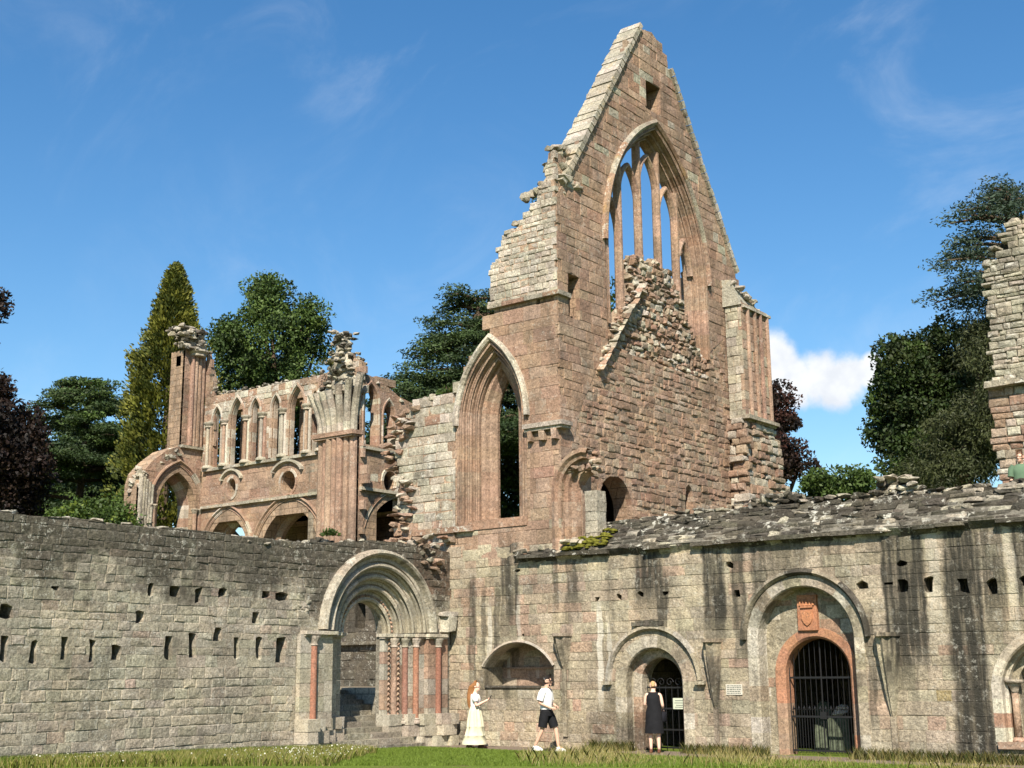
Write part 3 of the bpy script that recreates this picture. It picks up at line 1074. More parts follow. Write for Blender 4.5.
# a higher tumble against the turret, and a lone heap further along
for k in range(60):
    u = rnd.random()
    rock(mb, (9.0 + 1.6 * rnd.random() * (1 - .4 * u), 1.0 + rnd.uniform(-.2, .6), 5.75 + .3 * u), (rnd.uniform(.2, .4), rnd.uniform(.2, .4), rnd.uniform(.1, .2)), pick(GREY + DARK))
for k in range(34):
    u = rnd.random()
    rock(mb, (12.55 + rnd.uniform(-.75, .75) * (1 - .65 * u), 1.0 + rnd.uniform(-.2, .3), 5.75 + .5 * u), (rnd.uniform(.2, .45), rnd.uniform(.2, .4), rnd.uniform(.1, .2)), pick(WHIT + GREY + DARK))
for x0, x1, zt in ((2.5, 4.7, 5.2), (4.7, 20, 5.7)):
    P = [(x0, -.14, ZE + .1), (x0, .78, zt), (x0, .9, ZE - .2), (x0, .4, ZE - .2), (x1, -.14, ZE + .1), (x1, .78, zt), (x1, .9, ZE - .2), (x1, .4, ZE - .2)]
    mb.add(P, [(0, 1, 2, 3), (4, 7, 6, 5), (0, 4, 5, 1), (1, 5, 6, 2), (2, 6, 7, 3), (3, 7, 4, 0)], (.17, .155, .125))
mb.build('wall_head', m_head, RW)
mb = MB()
for k in range(90):
    a, s_ = rnd.uniform(3.95, 5.3), rnd.uniform(.1, 1.0)
    p = slope(a, s_ * (.4 + .5 * (a - 3.9) / 1.4), .05)
    lathe(mb, (p[0], p[1], p[2] - .04), [(.02, 0), (rnd.uniform(.06, .14), .015), (rnd.uniform(.04, .09), .05), (.015, .065)], (.2, .18, .02), 8)
mb.build('moss_patch', m_moss, RW, True)
# the rooms behind the doors and windows
mb = MB()
for x0, x1, zt in ((5.4, 8.2, 3.2), (8.7, 13.2, 4.0), (14, 19.5, 3.6)):
    y0, y1 = 1.15, 6.0
    c = (.26, .22, .17)
    mb.poly([(x0, y0 - .4, -.02), (x1, y0 - .4, -.02), (x1, y1, -.02), (x0, y1, -.02)], (.14, .12, .1))
    mb.poly([(x0, y1, -.02), (x1, y1, -.02), (x1, y1, zt), (x0, y1, zt)], c)
    for xx in (x0, x1):
        mb.poly([(xx, .8, -.02), (xx, y1, -.02), (xx, y1, zt), (xx, .8, zt)], c)
    mb.poly([(x0, .8, zt), (x1, .8, zt), (x1, y1, zt), (x0, y1, zt)], c)
    mb.poly([(x0, .8, zt + .3), (x1, .8, zt + .3), (x1, y1, zt + .3), (x0, y1, zt + .3)], c)
mb.build('room_lining', m_core, RW)
# solid fill above the rooms, keeping daylight out
mb = MB()
boxm(mb, (.1, .85, 4.35), (20, 6.3, 4.8), (.2, .18, .14))
boxm(mb, (.1, .85, -.4), (5.35, 1.4, 4.3), (.2, .18, .14))
mb.build('vault_fill', m_core, RW)

# ------------------------------------------------------------------ the transept: west wall, gable, turret
TR = thing('transept_ruin', 'towering pink sandstone gable with large pointed window and tall lancet, roofless', 'church ruin')
lan_c, lan_sp = 1.5, 8.75
lan_out = arch(lan_c - 1.2, lan_c + 1.2, 6.0, lan_sp, 2.35, 12)
lan_in = arch(1.02, 1.76, 6.0, 8.9, 1.15, 10)
# west wall
ww = [(-1.95, .5), (-.02, .5), (-.02, 4.86), (3.80, 4.86), (3.80, 16.4), (3.25, 16.3), (3.05, 15.9), (2.85, 15.2), (2.75, 14.5), (2.05, 14.2), (1.55, 13.2), (1.5, 11.35), (1.2, 11.2),
      (.2, 9.75), (-1.3, 9.75), (-1.8, 9.3), (-2.0, 8.4), (-1.9, 7.4)]
wslab = [(-1.85, .5), (-.02, .5), (-.02, 4.86), (3.78, 4.86), (3.78, 11.4), (3.1, 11.4), (3.1, 12.8), (3.78, 12.8), (3.78, 16.2), (3.6, 16.2), (3.5, 15.4), (3.3, 14.95), (2.9, 14.6), (2.8, 14.4), (2.15, 14.1), (1.65, 13.1), (1.6, 11.3), (1.2, 11.1),
         (.25, 9.6), (-1.25, 9.6), (-1.7, 9.2), (-1.85, 8.4), (-1.8, 7.4)]
mb = MB()
slab(mb, G0, wslab, [lan_out], -.015, -.9, (.36, .26, .19))
slab(mb, G0, [(.1, 5.0), (3.7, 5.0), (3.7, 11.6), (1.7, 11.6), (.1, 9.4)], [lan_in], -.91, -1.0, (.34, .24, .18))
mb.build('wall_core', m_core, TR)
mb = MB()
lanh = grow(lan_out, .12)


def wcol(u, v):
    if v > 12.1 and rnd.random() < .75:
        return pick(WHIT)
    if u < .45:
        return pick(WHIT + GREY) if rnd.random() < .9 else pick(PINK)
    if 4.8 < v < 5.8 and rnd.random() < .35:
        return pick(BUFF)
    return None


masonry(mb, G0, [(.3, 4.9), (3.83, 4.9), (3.83, 12.0), (1.5, 12.0), (1.5, 11.3), (.3, 10.0)], [lanh, rect(3.835, 4.6, 4.5, 17)], PINK, (.24, .42), (.34, .85), wj=.006, gap=.0035, colf=wcol, bev=.009, jit=.005, tilt=.003, puff=.006)
mb.build('ashlar', m_pink, TR)
mb = MB()
masonry(mb, G0, [(-1.95, 5.8), (.3, 5.8), (.3, 10.0), (.1, 9.75), (-1.3, 9.75), (-1.8, 9.3), (-2.0, 8.4), (-1.9, 7.4)], [lanh], WHIT, (.2, .32), (.3, .65), wj=.014, gap=.005, colf=wcol, jit=.01)
masonry(mb, G0, [(1.5, 12.05), (3.83, 12.05), (3.83, 16.4), (3.6, 16.4), (3.5, 15.6), (3.3, 15.1), (2.9, 14.75), (2.75, 14.5), (2.05, 14.2), (1.55, 13.2)], [rect(3.835, 4.6, 4.5, 17)], WHIT, (.12, .22), (.16, .4), wj=.018, gap=.005, colf=wcol, jit=.012)
masonry(mb, G0, [(-1.95, 4.7), (.3, 4.7), (.3, 5.8), (-1.95, 5.8)], [], PINK + WHIT, (.2, .3), (.25, .55), wj=.1, jit=.03, miss=.18)
crest_stones(mb, G0, [(1.5, 12.2), (1.6, 13.3), (2.1, 14.2), (2.8, 14.5), (3.3, 15.0), (3.55, 15.6), (3.6, 16.3), (3.8, 16.35)], (-.8, .05), WHIT + GREY, (.2, .45), 1.5, .26)
crest_stones(mb, G0, [(-1.95, 9.0), (-1.4, 9.75), (0, 9.8), (.25, 9.9)], (-.9, .02), WHIT + GREY, (.2, .45), 1.6, .22)
mb.build('lichened_masonry', m_white, TR)
mb = MB()
for k in range(230):     # broken toothing on the torn end of the wall
    z = rnd.uniform(4.9, 9.5)
    x = -1.95 + .3 * math.sin(z * 2.1) + rnd.uniform(-.35, .45)
    rock(mb, (x, rnd.uniform(-.15, .9), z), (rnd.uniform(.22, .48), rnd.uniform(.25, .5), rnd.uniform(.1, .2)), pick(PINK + PINK + WHIT), rnd.uniform(-.15, .15))
mb.build('torn_masonry', m_pinkrub, TR)
mb = MB()
x = -1.4
while x < .8:
    l = rnd.uniform(.4, .7)
    boxm(mb, (x, -.16 + rnd.uniform(-.03, .03), 5.72), (x + l - .01, .1, 5.88), pick(WHIT + PINK), .012)
    x += l
mb.build('string_course', m_cope, TR)
mb = MB()
x = 1.45
while x < 3.8:
    l = min(rnd.uniform(.5, .8), 3.93 - x)
    boxm(mb, (x, -.11, 11.98), (x + l - .006, .05, 12.1), pick(GREY + PINK), .006)
    x += l
boxm(mb, (3.75, -.11, 11.98), (3.95, .5, 12.1), pick(GREY), .004)
mb.build('string_course', m_cope, TR)
# lancet: hood and deep moulded orders
mb = MB()
lp = arch(lan_c - .78, lan_c + .78, 6.0, lan_sp + .1, 1.7, 14)
sweep(mb, G0, lp, [(.46, .02)] + orders(.42, 0, .02, -.5, 3)[1:], PINK, .36)
lp2 = arch(lan_c - .7, lan_c + .55, 6.0, 8.9, 1.5, 14)
sweep(mb, G0, lp2, [(.2, -.48), (.14, -.5), (-.02, -.56), (-.08, -.7), (-.14, -.74), (-.22, -.86), (-.23, -.9)], PINK, .36)
mb.build('lancet_orders', m_pink, TR)
mb = MB()
lh = arch(lan_c - 1.2, lan_c + 1.2, lan_sp, lan_sp, 2.35, 14)
sweep(mb, G0, lh, [(.14, -.05), (.13, .12), (.04, .15), (-.02, .08), (-.03, -.05)], WHIT, .5)
mb.build('lancet_hood', m_white, TR)
mb = MB()
boxm(mb, (.3, -.03, 5.75), (2.72, .9, 6.0), pick(PINK), .006)
mb.build('lancet_sill', m_pink, TR)
# corbel table at the south-west corner
mb = MB()
boxm(mb, (2.72, -.2, 8.34), (4.06, .3, 8.46), pick(WHIT), .006)
boxm(mb, (2.74, -.14, 8.26), (4.0, .3, 8.34), pick(WHIT), .006)
for xx in (2.82, 3.25, 3.65):
    boxm(mb, (xx, -.14, 7.98), (xx + .16, .05, 8.26), pick(PINK), .02)
mb.build('corbel_table', m_pink, TR)

# south gable
SG = FX(3.85)
gc = 5.42
win_o = arch(gc - 2.95, gc + 2.95, 11.0, 14.2, 4.6, 16)
win_i = arch(gc - 2.62, gc + 2.62, 11.0, 14.2, 4.22, 16)
gdoor = arch(1.75, 3.5, 5.2, 6.4, .85, 9)
gslit = arch(6.5, 6.95, 6.45, 7.15, .3, 6)
gslot = rect(.5, 1.05, 11.45, 12.72)
gtop = rect(5.0, 5.88, 19.3, 20.25)
gpoly = [(.06, 4.9), (12.4, 4.9), (12.4, 9.9), (11.2, 10.2), (11.2, 14.0), (10.4, 15.15), (8.4, 18.1), (6.5, 21.05), (6.05, 21.85), (5.5, 22.1), (4.85, 21.95), (.5, 15.45), (.06, 14.9)]
mb = MB()
slab(mb, SG, gpoly, [win_o, gdoor, gslit, gslot, gtop], -.018, -.5, (.34, .24, .17))
slab(mb, SG, gpoly, [win_i, gdoor, gslot, gtop], -.51, -.66, (.34, .24, .17))
mb.build('gable_core', m_core, TR)
mb = MB()
for ya, yb, za, zb, d in ((1.2, 6.2, 4.9, 7.8, 1.42), (.35, 1.25, 11.2, 12.95, .5), (4.8, 6.1, 19.1, 20.5, .5), (6.3, 7.2, 6.2, 7.7, .6)):  # closed boxes added behind the gable openings to keep them black
    mb = MB()
    x1, x0 = 3.2, 3.2 - d
    c = (.25, .18, .13)
    for q in ([(x0, ya, za), (x0, yb, za), (x0, yb, zb), (x0, ya, zb)], [(x0, ya, zb), (x1, ya, zb), (x1, yb, zb), (x0, yb, zb)], [(x0, ya, za), (x1, ya, za), (x1, yb, za), (x0, yb, za)],
              [(x0, ya, za), (x1, ya, za), (x1, ya, zb), (x0, ya, zb)], [(x0, yb, za), (x1, yb, za), (x1, yb, zb), (x0, yb, zb)]):
        mb.poly(q, c)
    mb.build('darkening_box', m_core, TR)
wino = grow(win_o, .03)
rub = [(.95, 4.9), (12.35, 4.9), (12.35, 9.6), (9.9, 9.9), (9.4, 12.6), (8.45, 12.0), (8.4, 11.02), (2.44, 11.02), (1.9, 10.3), (1.0, 9.0), (.55, 7.8), (1.0, 6.5)]


def gcol(u, v):
    if v > 20.3 + abs(u - 5.4) * -1.2 and rnd.random() < .3:
        return pick(GREY + PINK)
    return None


mb = MB()
masonry(mb, SG, gpoly, [wino, rub, gslot, gtop, rect(-1, .015, 4, 17)], PINK, (.2, .36), (.28, .75), wj=.009, gap=.004, colf=gcol, bev=.012, jit=.008, tilt=.006, miss=.004)
mb.build('gable_ashlar', m_pink, TR)
mb = MB()
masonry(mb, SG, rub, [gdoor, gslit], PINKR + PINKR + [], (.13, .26), (.18, .52), wj=.024, jit=.02, tilt=.012, puff=.02, bev=.02, gap=.006, miss=.012, depth=.2)
infill = [(2.35, 10.9), (2.45, 11.7), (3.2, 11.8), (3.4, 12.3), (3.9, 12.7), (4.0, 14.1), (4.9, 14.35), (6.2, 14.2), (6.75, 13.6), (7.2, 12.9), (7.7, 12.2), (8.4, 11.5), (8.4, 11.0)]
slab(mb, SG, [(u, v - .08) for u, v in infill], [], -.24, -.6, (.3, .22, .16))
masonry(mb, SG, infill, [], PINKR + WHIT, (.12, .22), (.14, .36), wj=.05, jit=.03, tilt=.03, puff=.04, bev=.03, w0=-.1, depth=.3, gap=.006)
crest_stones(mb, SG, infill[3:-1], (-.4, -.05), PINKR + WHIT, (.2, .4), 1.2, .25)
mb.build('rubble_face', m_pinkrub, TR)
# old roof line: a thin, broken weather ledge
mb = MB()
for i in range(16):
    a, b = i / 16, (i + 1) / 16 - .004
    p, q = Vector((1.85, 10.15)), Vector((4.35, 13.3))
    d = (q - p).normalized()
    nn = Vector((-d.y, d.x))
    j = rnd.uniform(-.025, .025)
    A, B = p + (q - p) * a + nn * j, p + (q - p) * b + nn * (j + rnd.uniform(-.015, .015))
    c = pick(WHIT + GREY + PINK)
    th, pw = rnd.uniform(.05, .1), rnd.uniform(.14, .24)
    P = [SG(*(A), -.05), SG(*(B), -.05), SG(*(B + nn * th), -.05), SG(*(A + nn * th), -.05), SG(*(A), pw), SG(*(B), pw), SG(*(B + nn * th * .5), pw + .02), SG(*(A + nn * th * .5), pw + .02)]
    mb.add(P, [(4, 5, 6, 7), (7, 6, 2, 3), (0, 1, 5, 4), (0, 4, 7, 3), (1, 2, 6, 5)], c)
for k in range(26):
    u = rnd.random()
    p = Vector((1.95, 10.32)).lerp(Vector((4.3, 13.4)), u)
    rock(mb, SG(p.x - .08, p.y + rnd.uniform(-.05, .1), rnd.uniform(-.1, .06)), (.2, rnd.uniform(.15, .35), rnd.uniform(.08, .2)), pick(WHIT + PINK), 0)
mb.build('roof_line', m_white, TR)
# gable window orders, hood, mullions
mb = MB()
sweep(mb, SG, arch(gc - 2.62, gc + 2.62, 11.7, 14.2, 4.22, 16), [(.36, .03)] + orders(.33, 0, .03, -.5, 3)[1:] + [(-.01, -.51), (-.01, -.6)], PINK, .4)
mb.build('window_orders', m_pink, TR)
mb = MB()
sweep(mb, SG, arch(gc - 2.95, gc + 2.95, 14.6, 14.2, 4.6, 16)[0:], [(.2, -.05), (.19, .1), (.1, .15), (.02, .08), (.01, -.04)], PINK + GREY, .5)
mb.build('window_hood', m_cope, TR)
T0 = FX(3.52)
mull = [3.7, 4.85, 5.98, 7.08]
pr = [(-.105, .0), (-.105, .02), (-.04, .1), (.04, .1), (.105, .02), (.105, -.1), (.04, -.17), (-.04, -.17), (-.105, -.1)]


def in_window(u, v, m_=.0):
    return any(x0 - m_ <= u <= x1 + m_ for x0, x1 in intervals([win_i], v))


for i, uu in enumerate(mull):
    mb = MB()
    vb = [11.7, 13.9, 13.9, 11.9][i]
    vt = 15.0
    while in_window(uu, vt + .05):
        vt += .05
    sweep(mb, T0, [(uu, vb), (uu, vt + .1)], pr, PINK, .7, closed=True)
    mb.build('mullion', m_pink, TR)
# pointed heads of the five lights
eds = [2.82] + mull + [8.02]
for i in range(5):
    mb = MB()
    zs = (14.7, 16.1, 16.75, 16.0, 14.5)[i]
    pts = arch(eds[i], eds[i + 1], zs, zs, 1.15, 9)
    pr2 = [(n_ * .62 - .03, w_ * .85 - .012) for n_, w_ in pr]
    run = []
    for p in pts + [(99, 99)]:
        if p[0] < 90 and in_window(p[0], p[1], .04):
            run.append(p)
        else:
            if len(run) > 2:
                sweep(mb, T0, run, pr2, PINK, .6, closed=True)
            run = []
    if mb.v:
        mb.build('light_head', m_pink, TR)
# coping on the rakes
mb = MB()
for (p, q, kk) in (((.35, 15.3), (4.8, 22.02), 27), ((6.45, 21.15), (10.45, 15.1), 26)):
    p, q = Vector(p), Vector(q)
    d = (q - p).normalized()
    nn = Vector((-d.y, d.x))
    for i in range(kk):
        A, B = p + (q - p) * (i / kk), p + (q - p) * ((i + 1) / kk - .004)
        th = .16 + rnd.uniform(-.02, .03)
        c = pick(WHIT + GREY)
        pts = [(A - nn * .02), (B - nn * .02), (B + nn * th), (A + nn * th)]
        P = [SG(a.x, a.y, .1 + rnd.uniform(-.015, .015)) for a in pts] + [SG(a.x, a.y, -.66 + rnd.uniform(-.05, .05)) for a in pts]
        mb.add(P, [(0, 1, 2, 3), (7, 6, 5, 4), (3, 2, 6, 7), (0, 4, 5, 1), (0, 3, 7, 4), (1, 5, 6, 2)], c)
crest_stones(mb, SG, [(4.85, 21.95), (5.5, 22.1), (6.0, 21.85), (6.4, 21.2)], (-.6, .02), WHIT + PINK, (.25, .5), 2.2, .3)
crest_stones(mb, SG, [(.1, 15.2), (.5, 15.4), (1.4, 16.8)], (-1.2, -.2), WHIT + GREY, (.25, .5), 2.4, .3)
for k in range(26):     # stump of the corner pinnacle
    z = rnd.uniform(15.0, 16.5)
    rock(mb, (3.6 + rnd.uniform(-.15, .15), .55 + rnd.uniform(-.3, .5), z), (rnd.uniform(.3, .55), rnd.uniform(.3, .55), rnd.uniform(.16, .3)), pick(WHIT + GREY), 0)
for k in range(9):
    rock(mb, (3.3 + rnd.uniform(-.2, .2), 10.5 + rnd.uniform(-.1, .2), rnd.uniform(14.8, 16.3)), (.36, .4, .22), pick(WHIT + PINK))
mb.build('coping', m_cope, TR)
mb = MB()
ew = FY(10.35)
ewp = [(-.6, 4.9), (3.25, 4.9), (3.25, 16.2), (2.9, 16.6), (2.6, 15.9), (1.6, 15.4), (.7, 14.3), (-.6, 13.5)]
slab(mb, ew, [(u, v - .1) for u, v in ewp], [], -.03, -.8, (.3, .22, .16))
masonry(mb, ew, ewp, [], PINK, (.24, .34), (.35, .7), wj=.015)
crest_stones(mb, ew, [(3.2, 16.2), (2.9, 16.6), (2.6, 15.9), (1.6, 15.4)], (-.7, .02), WHIT + PINK, (.25, .5), 1.6, .25)
mb.build('east_wall', m_pink, TR)
# turret-like buttress at the south-east corner
B1 = FX(4.5)
mb = MB()
boxm(mb, (3.9, 9.52, 4.9), (4.44, 11.38, 13.75), (.33, .25, .18))
mb.build('buttress_core', m_core, TR)
mb = MB()
masonry(mb, B1, rect(9.5, 11.4, 9.95, 13.8), [], PINK + BUFF[:2], (.28, .42), (.4, .75), wj=.01, rag=False)
masonry(mb, FY(9.5), rect(3.9, 4.48, 9.9, 13.9), [], WHIT + GREY, (.25, .36), (.25, .5), wj=.015, rag=False)
mb.build('buttress_ashlar', m_pink, TR)
mb = MB()
masonry(mb, B1, [(9.2, 4.9), (12.0, 4.9), (11.8, 9.3), (11.5, 9.9), (9.4, 9.95)], [], PINKR + WHIT, (.16, .3), (.25, .55), wj=.06, jit=.025, puff=.03, bev=.03, miss=.02, depth=.5, w0=.02)
masonry(mb, FY(9.35), rect(3.9, 4.5, 4.9, 9.9), [], WHIT + PINKR, (.16, .3), (.2, .45), wj=.05, jit=.02, puff=.03, bev=.03)
masonry(mb, SG, [(12.4, 4.9), (15.2, 4.9), (14.7, 7.7), (13.9, 8.0), (13.25, 8.3), (13.1, 9.6), (12.4, 9.8)], [], WHIT + PINKR, (.16, .3), (.25, .6), wj=.05, jit=.025, puff=.03, depth=.5)
slab(mb, SG, [(12.3, 4.9), (15.0, 4.9), (14.5, 7.5), (13.1, 8.2), (12.95, 9.4), (12.3, 9.6)], [], -.03, -.9, (.33, .26, .19))
crest_stones(mb, SG, [(13.2, 8.4), (13.9, 8.0), (14.7, 7.7), (15.3, 6.6)], (-.8, .05), WHIT + GREY, (.25, .5), 1.6, .26)
mb.build('buttress_rubble', m_pinkrub, TR)
mb = MB()
for yy in (9.85, 10.35, 10.75, 11.25):
    cyl(mb, (4.53, yy, 9.98), (4.53, yy, 13.6), .075, .075, pick(PINK), 8)
boxm(mb, (4.2, 9.4, 9.86), (4.66, 11.55, 9.98), pick(GREY), .01)
boxm(mb, (4.2, 9.5, 13.6), (4.6, 11.45, 13.7), pick(GREY), .012)
mb.build('buttress_shafts', m_pink, TR)
mb = MB()
for i in range(5):
    ya = 9.42 + i * .43
    z = 13.85 + .75 * (1 - i / 4.6)
    P = [(4.52, ya, 13.7), (4.52, ya + .425, 13.7), (4.2, ya + .425, z - .1), (4.2, ya, z), (3.5, ya, z + .1), (3.5, ya + .425, z), (3.5, ya, 13.72), (3.5, ya + .425, 13.72)]
    mb.add(P, [(0, 1, 2, 3), (3, 2, 5, 4), (0, 3, 4, 6), (1, 7, 5, 2)], pick(WHIT + GREY))
for k in range(46):
    u = rnd.random()
    rock(mb, (rnd.uniform(3.7, 4.5), 9.45 + 1.9 * u, 13.75 + .75 * (1 - u) * rnd.uniform(.5, 1.05)), (rnd.uniform(.2, .45), rnd.uniform(.2, .45), rnd.uniform(.1, .22)), pick(WHIT + GREY + PINK), 0)
mb.build('buttress_weathering', m_cope, TR)
# scar of an arch on the west face beyond the corner
mb = MB()
fa = arch(4.18, 4.92, 5.0, 6.6, .42, 10)
half = fa[:13]
sweep(mb, G0, half, [(.62, -.4), (.62, .04), (.5, .08), (.44, .0), (.36, -.02), (.34, -.14), (.22, -.16), (.2, -.28), (.04, -.3), (0, -.42), (0, -.6)], PINK, .34)
boxm(mb, (3.6, .45, 4.9), (4.2, .9, 7.2), pick(PINK), .01)
z = 5.15
while z < 6.45:
    h = rnd.uniform(.22, .36)
    boxm(mb, (4.52 + rnd.uniform(-.015, .015), .12, z), (4.9 + rnd.uniform(-.02, .02), .55, z + h - .01), pick(GREY), .012)
    z += h
for k in range(22):
    rock(mb, (rnd.uniform(3.9, 4.9), rnd.uniform(.05, .6), rnd.uniform(6.95, 7.6)), (rnd.uniform(.16, .32), rnd.uniform(.16, .3), rnd.uniform(.12, .2)), pick(PINKR + WHIT))
for k in range(14):
    rock(mb, (rnd.uniform(3.2, 4.4), rnd.uniform(-.1, .4), rnd.uniform(4.95, 5.3)), (rnd.uniform(.25, .5), rnd.uniform(.2, .4), rnd.uniform(.12, .2)), pick(WHIT + GREY))
mb.build('broken_arch', m_pink, TR)

# ------------------------------------------------------------------ north transept and choir beyond
NT = thing('north_transept_ruin', 'distant pink church arcade with row of small lancets, round openings and tall broken piers', 'church ruin')
A9 = FY(9)
lanc = [(-21.62, -21.1, 13.55), (-20.44, -19.6, 13.8), (-19.06, -18.55, 13.6), (-17.72, -17.28, 13.55), (-16.66, -15.75, 13.8), (-15.28, -14.85, 13.4)]
lh_ = [arch(a, b, 10.9, t_ - (b - a) * 1.1, (b - a) * 1.1, 6) for a, b, t_ in lanc]
tri1 = circle(-20.2, 9.85, .27, .4)
tri2 = circle(-16.62, 9.75, .44, .46)
arc1 = arch(-21.75, -19.05, 2, 6.9, 1.75, 10)
arc2 = arch(-18.25, -14.7, 2, 6.6, 2.1, 10)
np_ = [(-22.3, 1), (-12.45, 1), (-12.45, 14.3), (-13.2, 14.7), (-14.3, 14.2), (-14.9, 14.0), (-21.75, 14.15), (-21.8, 14.9), (-22.3, 16.3)]
mb = MB()
slab(mb, A9, [(-22.3, 1), (-12.45, 1), (-12.45, 10.74), (-22.3, 10.74)], [tri1, tri2, arc1, arc2], -.012, -1.0, (.33, .24, .17))
slab(mb, A9, [(-22.3, 10.75)] + [(-12.45, 10.75)] + np_[2:], lh_, -.012, -.26, (.33, .24, .17))
slab(mb, A9, rect(-22.0, -12.5, 9.0, 10.6), [], -2.2, -2.5, (.2, .15, .11))
boxm(mb, (-21.9, 10.01, 10.55), (-12.6, 11.3, 10.7), (.3, .22, .16))  # roof added behind the triforium to darken its openings
for a_, b_, t_ in lanc:
    boxm(mb, (b_ - 1.3 - .2 * (b_ - a_), 10.1, 10.7), (b_ - 1.3 + .15, 10.6, 13.6), (.3, .22, .16))
slab(mb, A9, rect(-21.9, -12.6, 8.4, 9.0), [], -.76, -2.1, (.3, .22, .16))
boxm(mb, (-21.9, 10.02, 13.6), (-12.6, 11.2, 13.9), (.3, .22, .16))
slab(mb, A9, [(-23.2, 1), (-12.6, 1), (-12.6, 8.8), (-23.2, 8.8)], [], -3.4, -3.8, (.25, .18, .13))  # blocking wall added so the lower arches look dark
boxm(mb, (-21.9, 9.0, 8.4), (-12.6, 12.8, 8.9), (.3, .22, .16))
mb.build('wall_core', m_core, NT)
mb = MB()
clh = [grow(h, .03) for h in lh_]
masonry(mb, A9, [(-22.1, 7), (-12.4, 7), (-12.4, 10.75), (-22.1, 10.75)], [tri1, tri2, grow(arc1, .45), grow(arc2, .5)], PINK, (.26, .38), (.4, .9), wj=.006, gap=.003, bev=.006)
masonry(mb, A9, [(-22.3, 10.8), (-21.75, 10.8), (-21.75, 14.4), (-22.3, 16.3)], [], PINK, (.3, .42), (.3, .5), wj=.008, gap=.004, bev=.008)
mb.build('ashlar', m_pink, NT)
mb = MB()
NW = FX(-22.35)
narc = arch(6.78, 8.78, 2, 9.1, 1.5, 10)
nwp = [(5.75, 1), (9.0, 1), (9.0, 16.3), (7.85, 16.2), (7.85, 11.8), (7.1, 11.5), (6.4, 10.95), (5.9, 10.4), (5.75, 9.9)]
slab(mb, NW, nwp, [narc], -.012, -1.0, (.33, .24, .17))
mb.build('north_wall_core', m_core, NT)
mb = MB()
masonry(mb, NW, nwp, [grow(narc, .5)], PINK, (.28, .42), (.35, .7), wj=.008, gap=.004, bev=.008, rag=False)
mb.build('ashlar', m_pink, NT)
mb = MB()
masonry(mb, A9, [(-22.2, 10.8), (-12.4, 10.8), (-12.4, 14.3), (-13.2, 14.7), (-14.3, 14.2), (-14.9, 14.05), (-21.75, 14.2), (-22.2, 15)], clh, WHIT + PINK[3:], (.24, .34), (.3, .6), wj=.012)
crest_stones(mb, A9, [(-22, 15.3), (-21.7, 14.3), (-14.9, 14.1), (-14.2, 14.3), (-13.3, 14.9), (-12.5, 14.3)], (-.34, .0), GREY + DARK, (.2, .36), 1.4, .16)
for zc, wx, wy, hz in ((13.4, 2.0, .9, 1.2), (14.3, 1.35, .8, 1.2), (15.1, .95, .7, .9)):
    rock(mb, (-13.5, 9.0, zc), (wx, wy, hz), pick(GREY), 0)
for k in range(170):
    z = 13.0 + 2.75 * rnd.random() ** 1.2
    s_ = 1.15 - .75 * (z - 13.0) / 2.7
    rock(mb, (-13.5 + rnd.uniform(-.85, .8) * s_, 8.8 + rnd.uniform(-.35, .6), z), (rnd.uniform(.18, .4), rnd.uniform(.18, .4), rnd.uniform(.1, .2)), pick(GREY + WHIT + DARK), rnd.uniform(-.3, .3))
for yc, zc, wy, hz in ((8.35, 16.5, 1.4, .8), (8.0, 17.0, 1.0, .6)):
    rock(mb, (-22.45, yc, zc), (.8, wy, hz), pick(GREY), 0)
for k in range(150):     # broken vault springing on top of the far pier
    z = 16.2 + 1.0 * rnd.random()
    rock(mb, (-22.4 + rnd.uniform(-.5, .4), 8.45 + rnd.uniform(-.7, .65) - (z - 16) * .4, z), (rnd.uniform(.2, .42), rnd.uniform(.2, .42), rnd.uniform(.12, .24)), pick(GREY + DARK), rnd.uniform(-.4, .4))
for k in range(70):
    s_ = rnd.random()
    rock(mb, (-22.7 + rnd.uniform(-.5, .3), 5.85 + 1.95 * s_, 10.2 + 1.45 * s_ + rnd.uniform(-.25, .1)), (rnd.uniform(.25, .5), rnd.uniform(.25, .5), rnd.uniform(.15, .25)), pick(GREY + WHIT))
for k in range(40):
    rock(mb, (-22.7 + rnd.uniform(-.3, .3), 5.95 + rnd.uniform(-.2, .4), rnd.uniform(9.6, 10.6)), (rnd.uniform(.2, .45), rnd.uniform(.25, .5), rnd.uniform(.15, .3)), pick(GREY + WHIT), 0)
mb.build('lichened_masonry', m_white, NT)
mb = MB()
for a, k_, f_ in ((arc1, .42, A9), (arc2, .5, A9), (narc, .45, NW)):
    sweep(mb, f_, a, [(k_ + .06, -.04), (k_ + .06, .1), (k_, .12), (k_ - .05, .03)] + orders(k_ - .06, 0, .03, -.6, 3)[1:] + [(-.12, -.62), (-.22, -.75), (-.22, -.95)], PINK + PINK + WHIT, .4)
for h in clh:
    hp = [p for p in h]
for a, b, t_ in lanc:
    sweep(mb, A9, arch(a, b, 10.9, t_ - (b - a) * 1.1, (b - a) * 1.1, 8), [(.14, .02), (.12, .06), (.05, .06), (.02, -.05), (0, -.1), (0, -.3)], WHIT + PINK[3:], .4)
sweep(mb, A9, circle(-20.2, 9.85, .27, .4) [::-1] + [circle(-20.2, 9.85, .27, .4)[-1]], [(.14, -.04), (.13, .03), (.02, .03), (0, -.1)], PINK + WHIT, .4)
sweep(mb, A9, circle(-16.62, 9.75, .44, .46)[::-1] + [circle(-16.62, 9.75, .44, .46)[-1]], [(.14, -.04), (.13, .03), (.02, .03), (0, -.1)], PINK + WHIT, .4)
sweep(mb, A9, arch(-20.75, -19.65, 10.2, 10.25, .3, 6), [(.16, -.03), (.14, .14), (.05, .14), (.02, -.02)], GREY, .4)
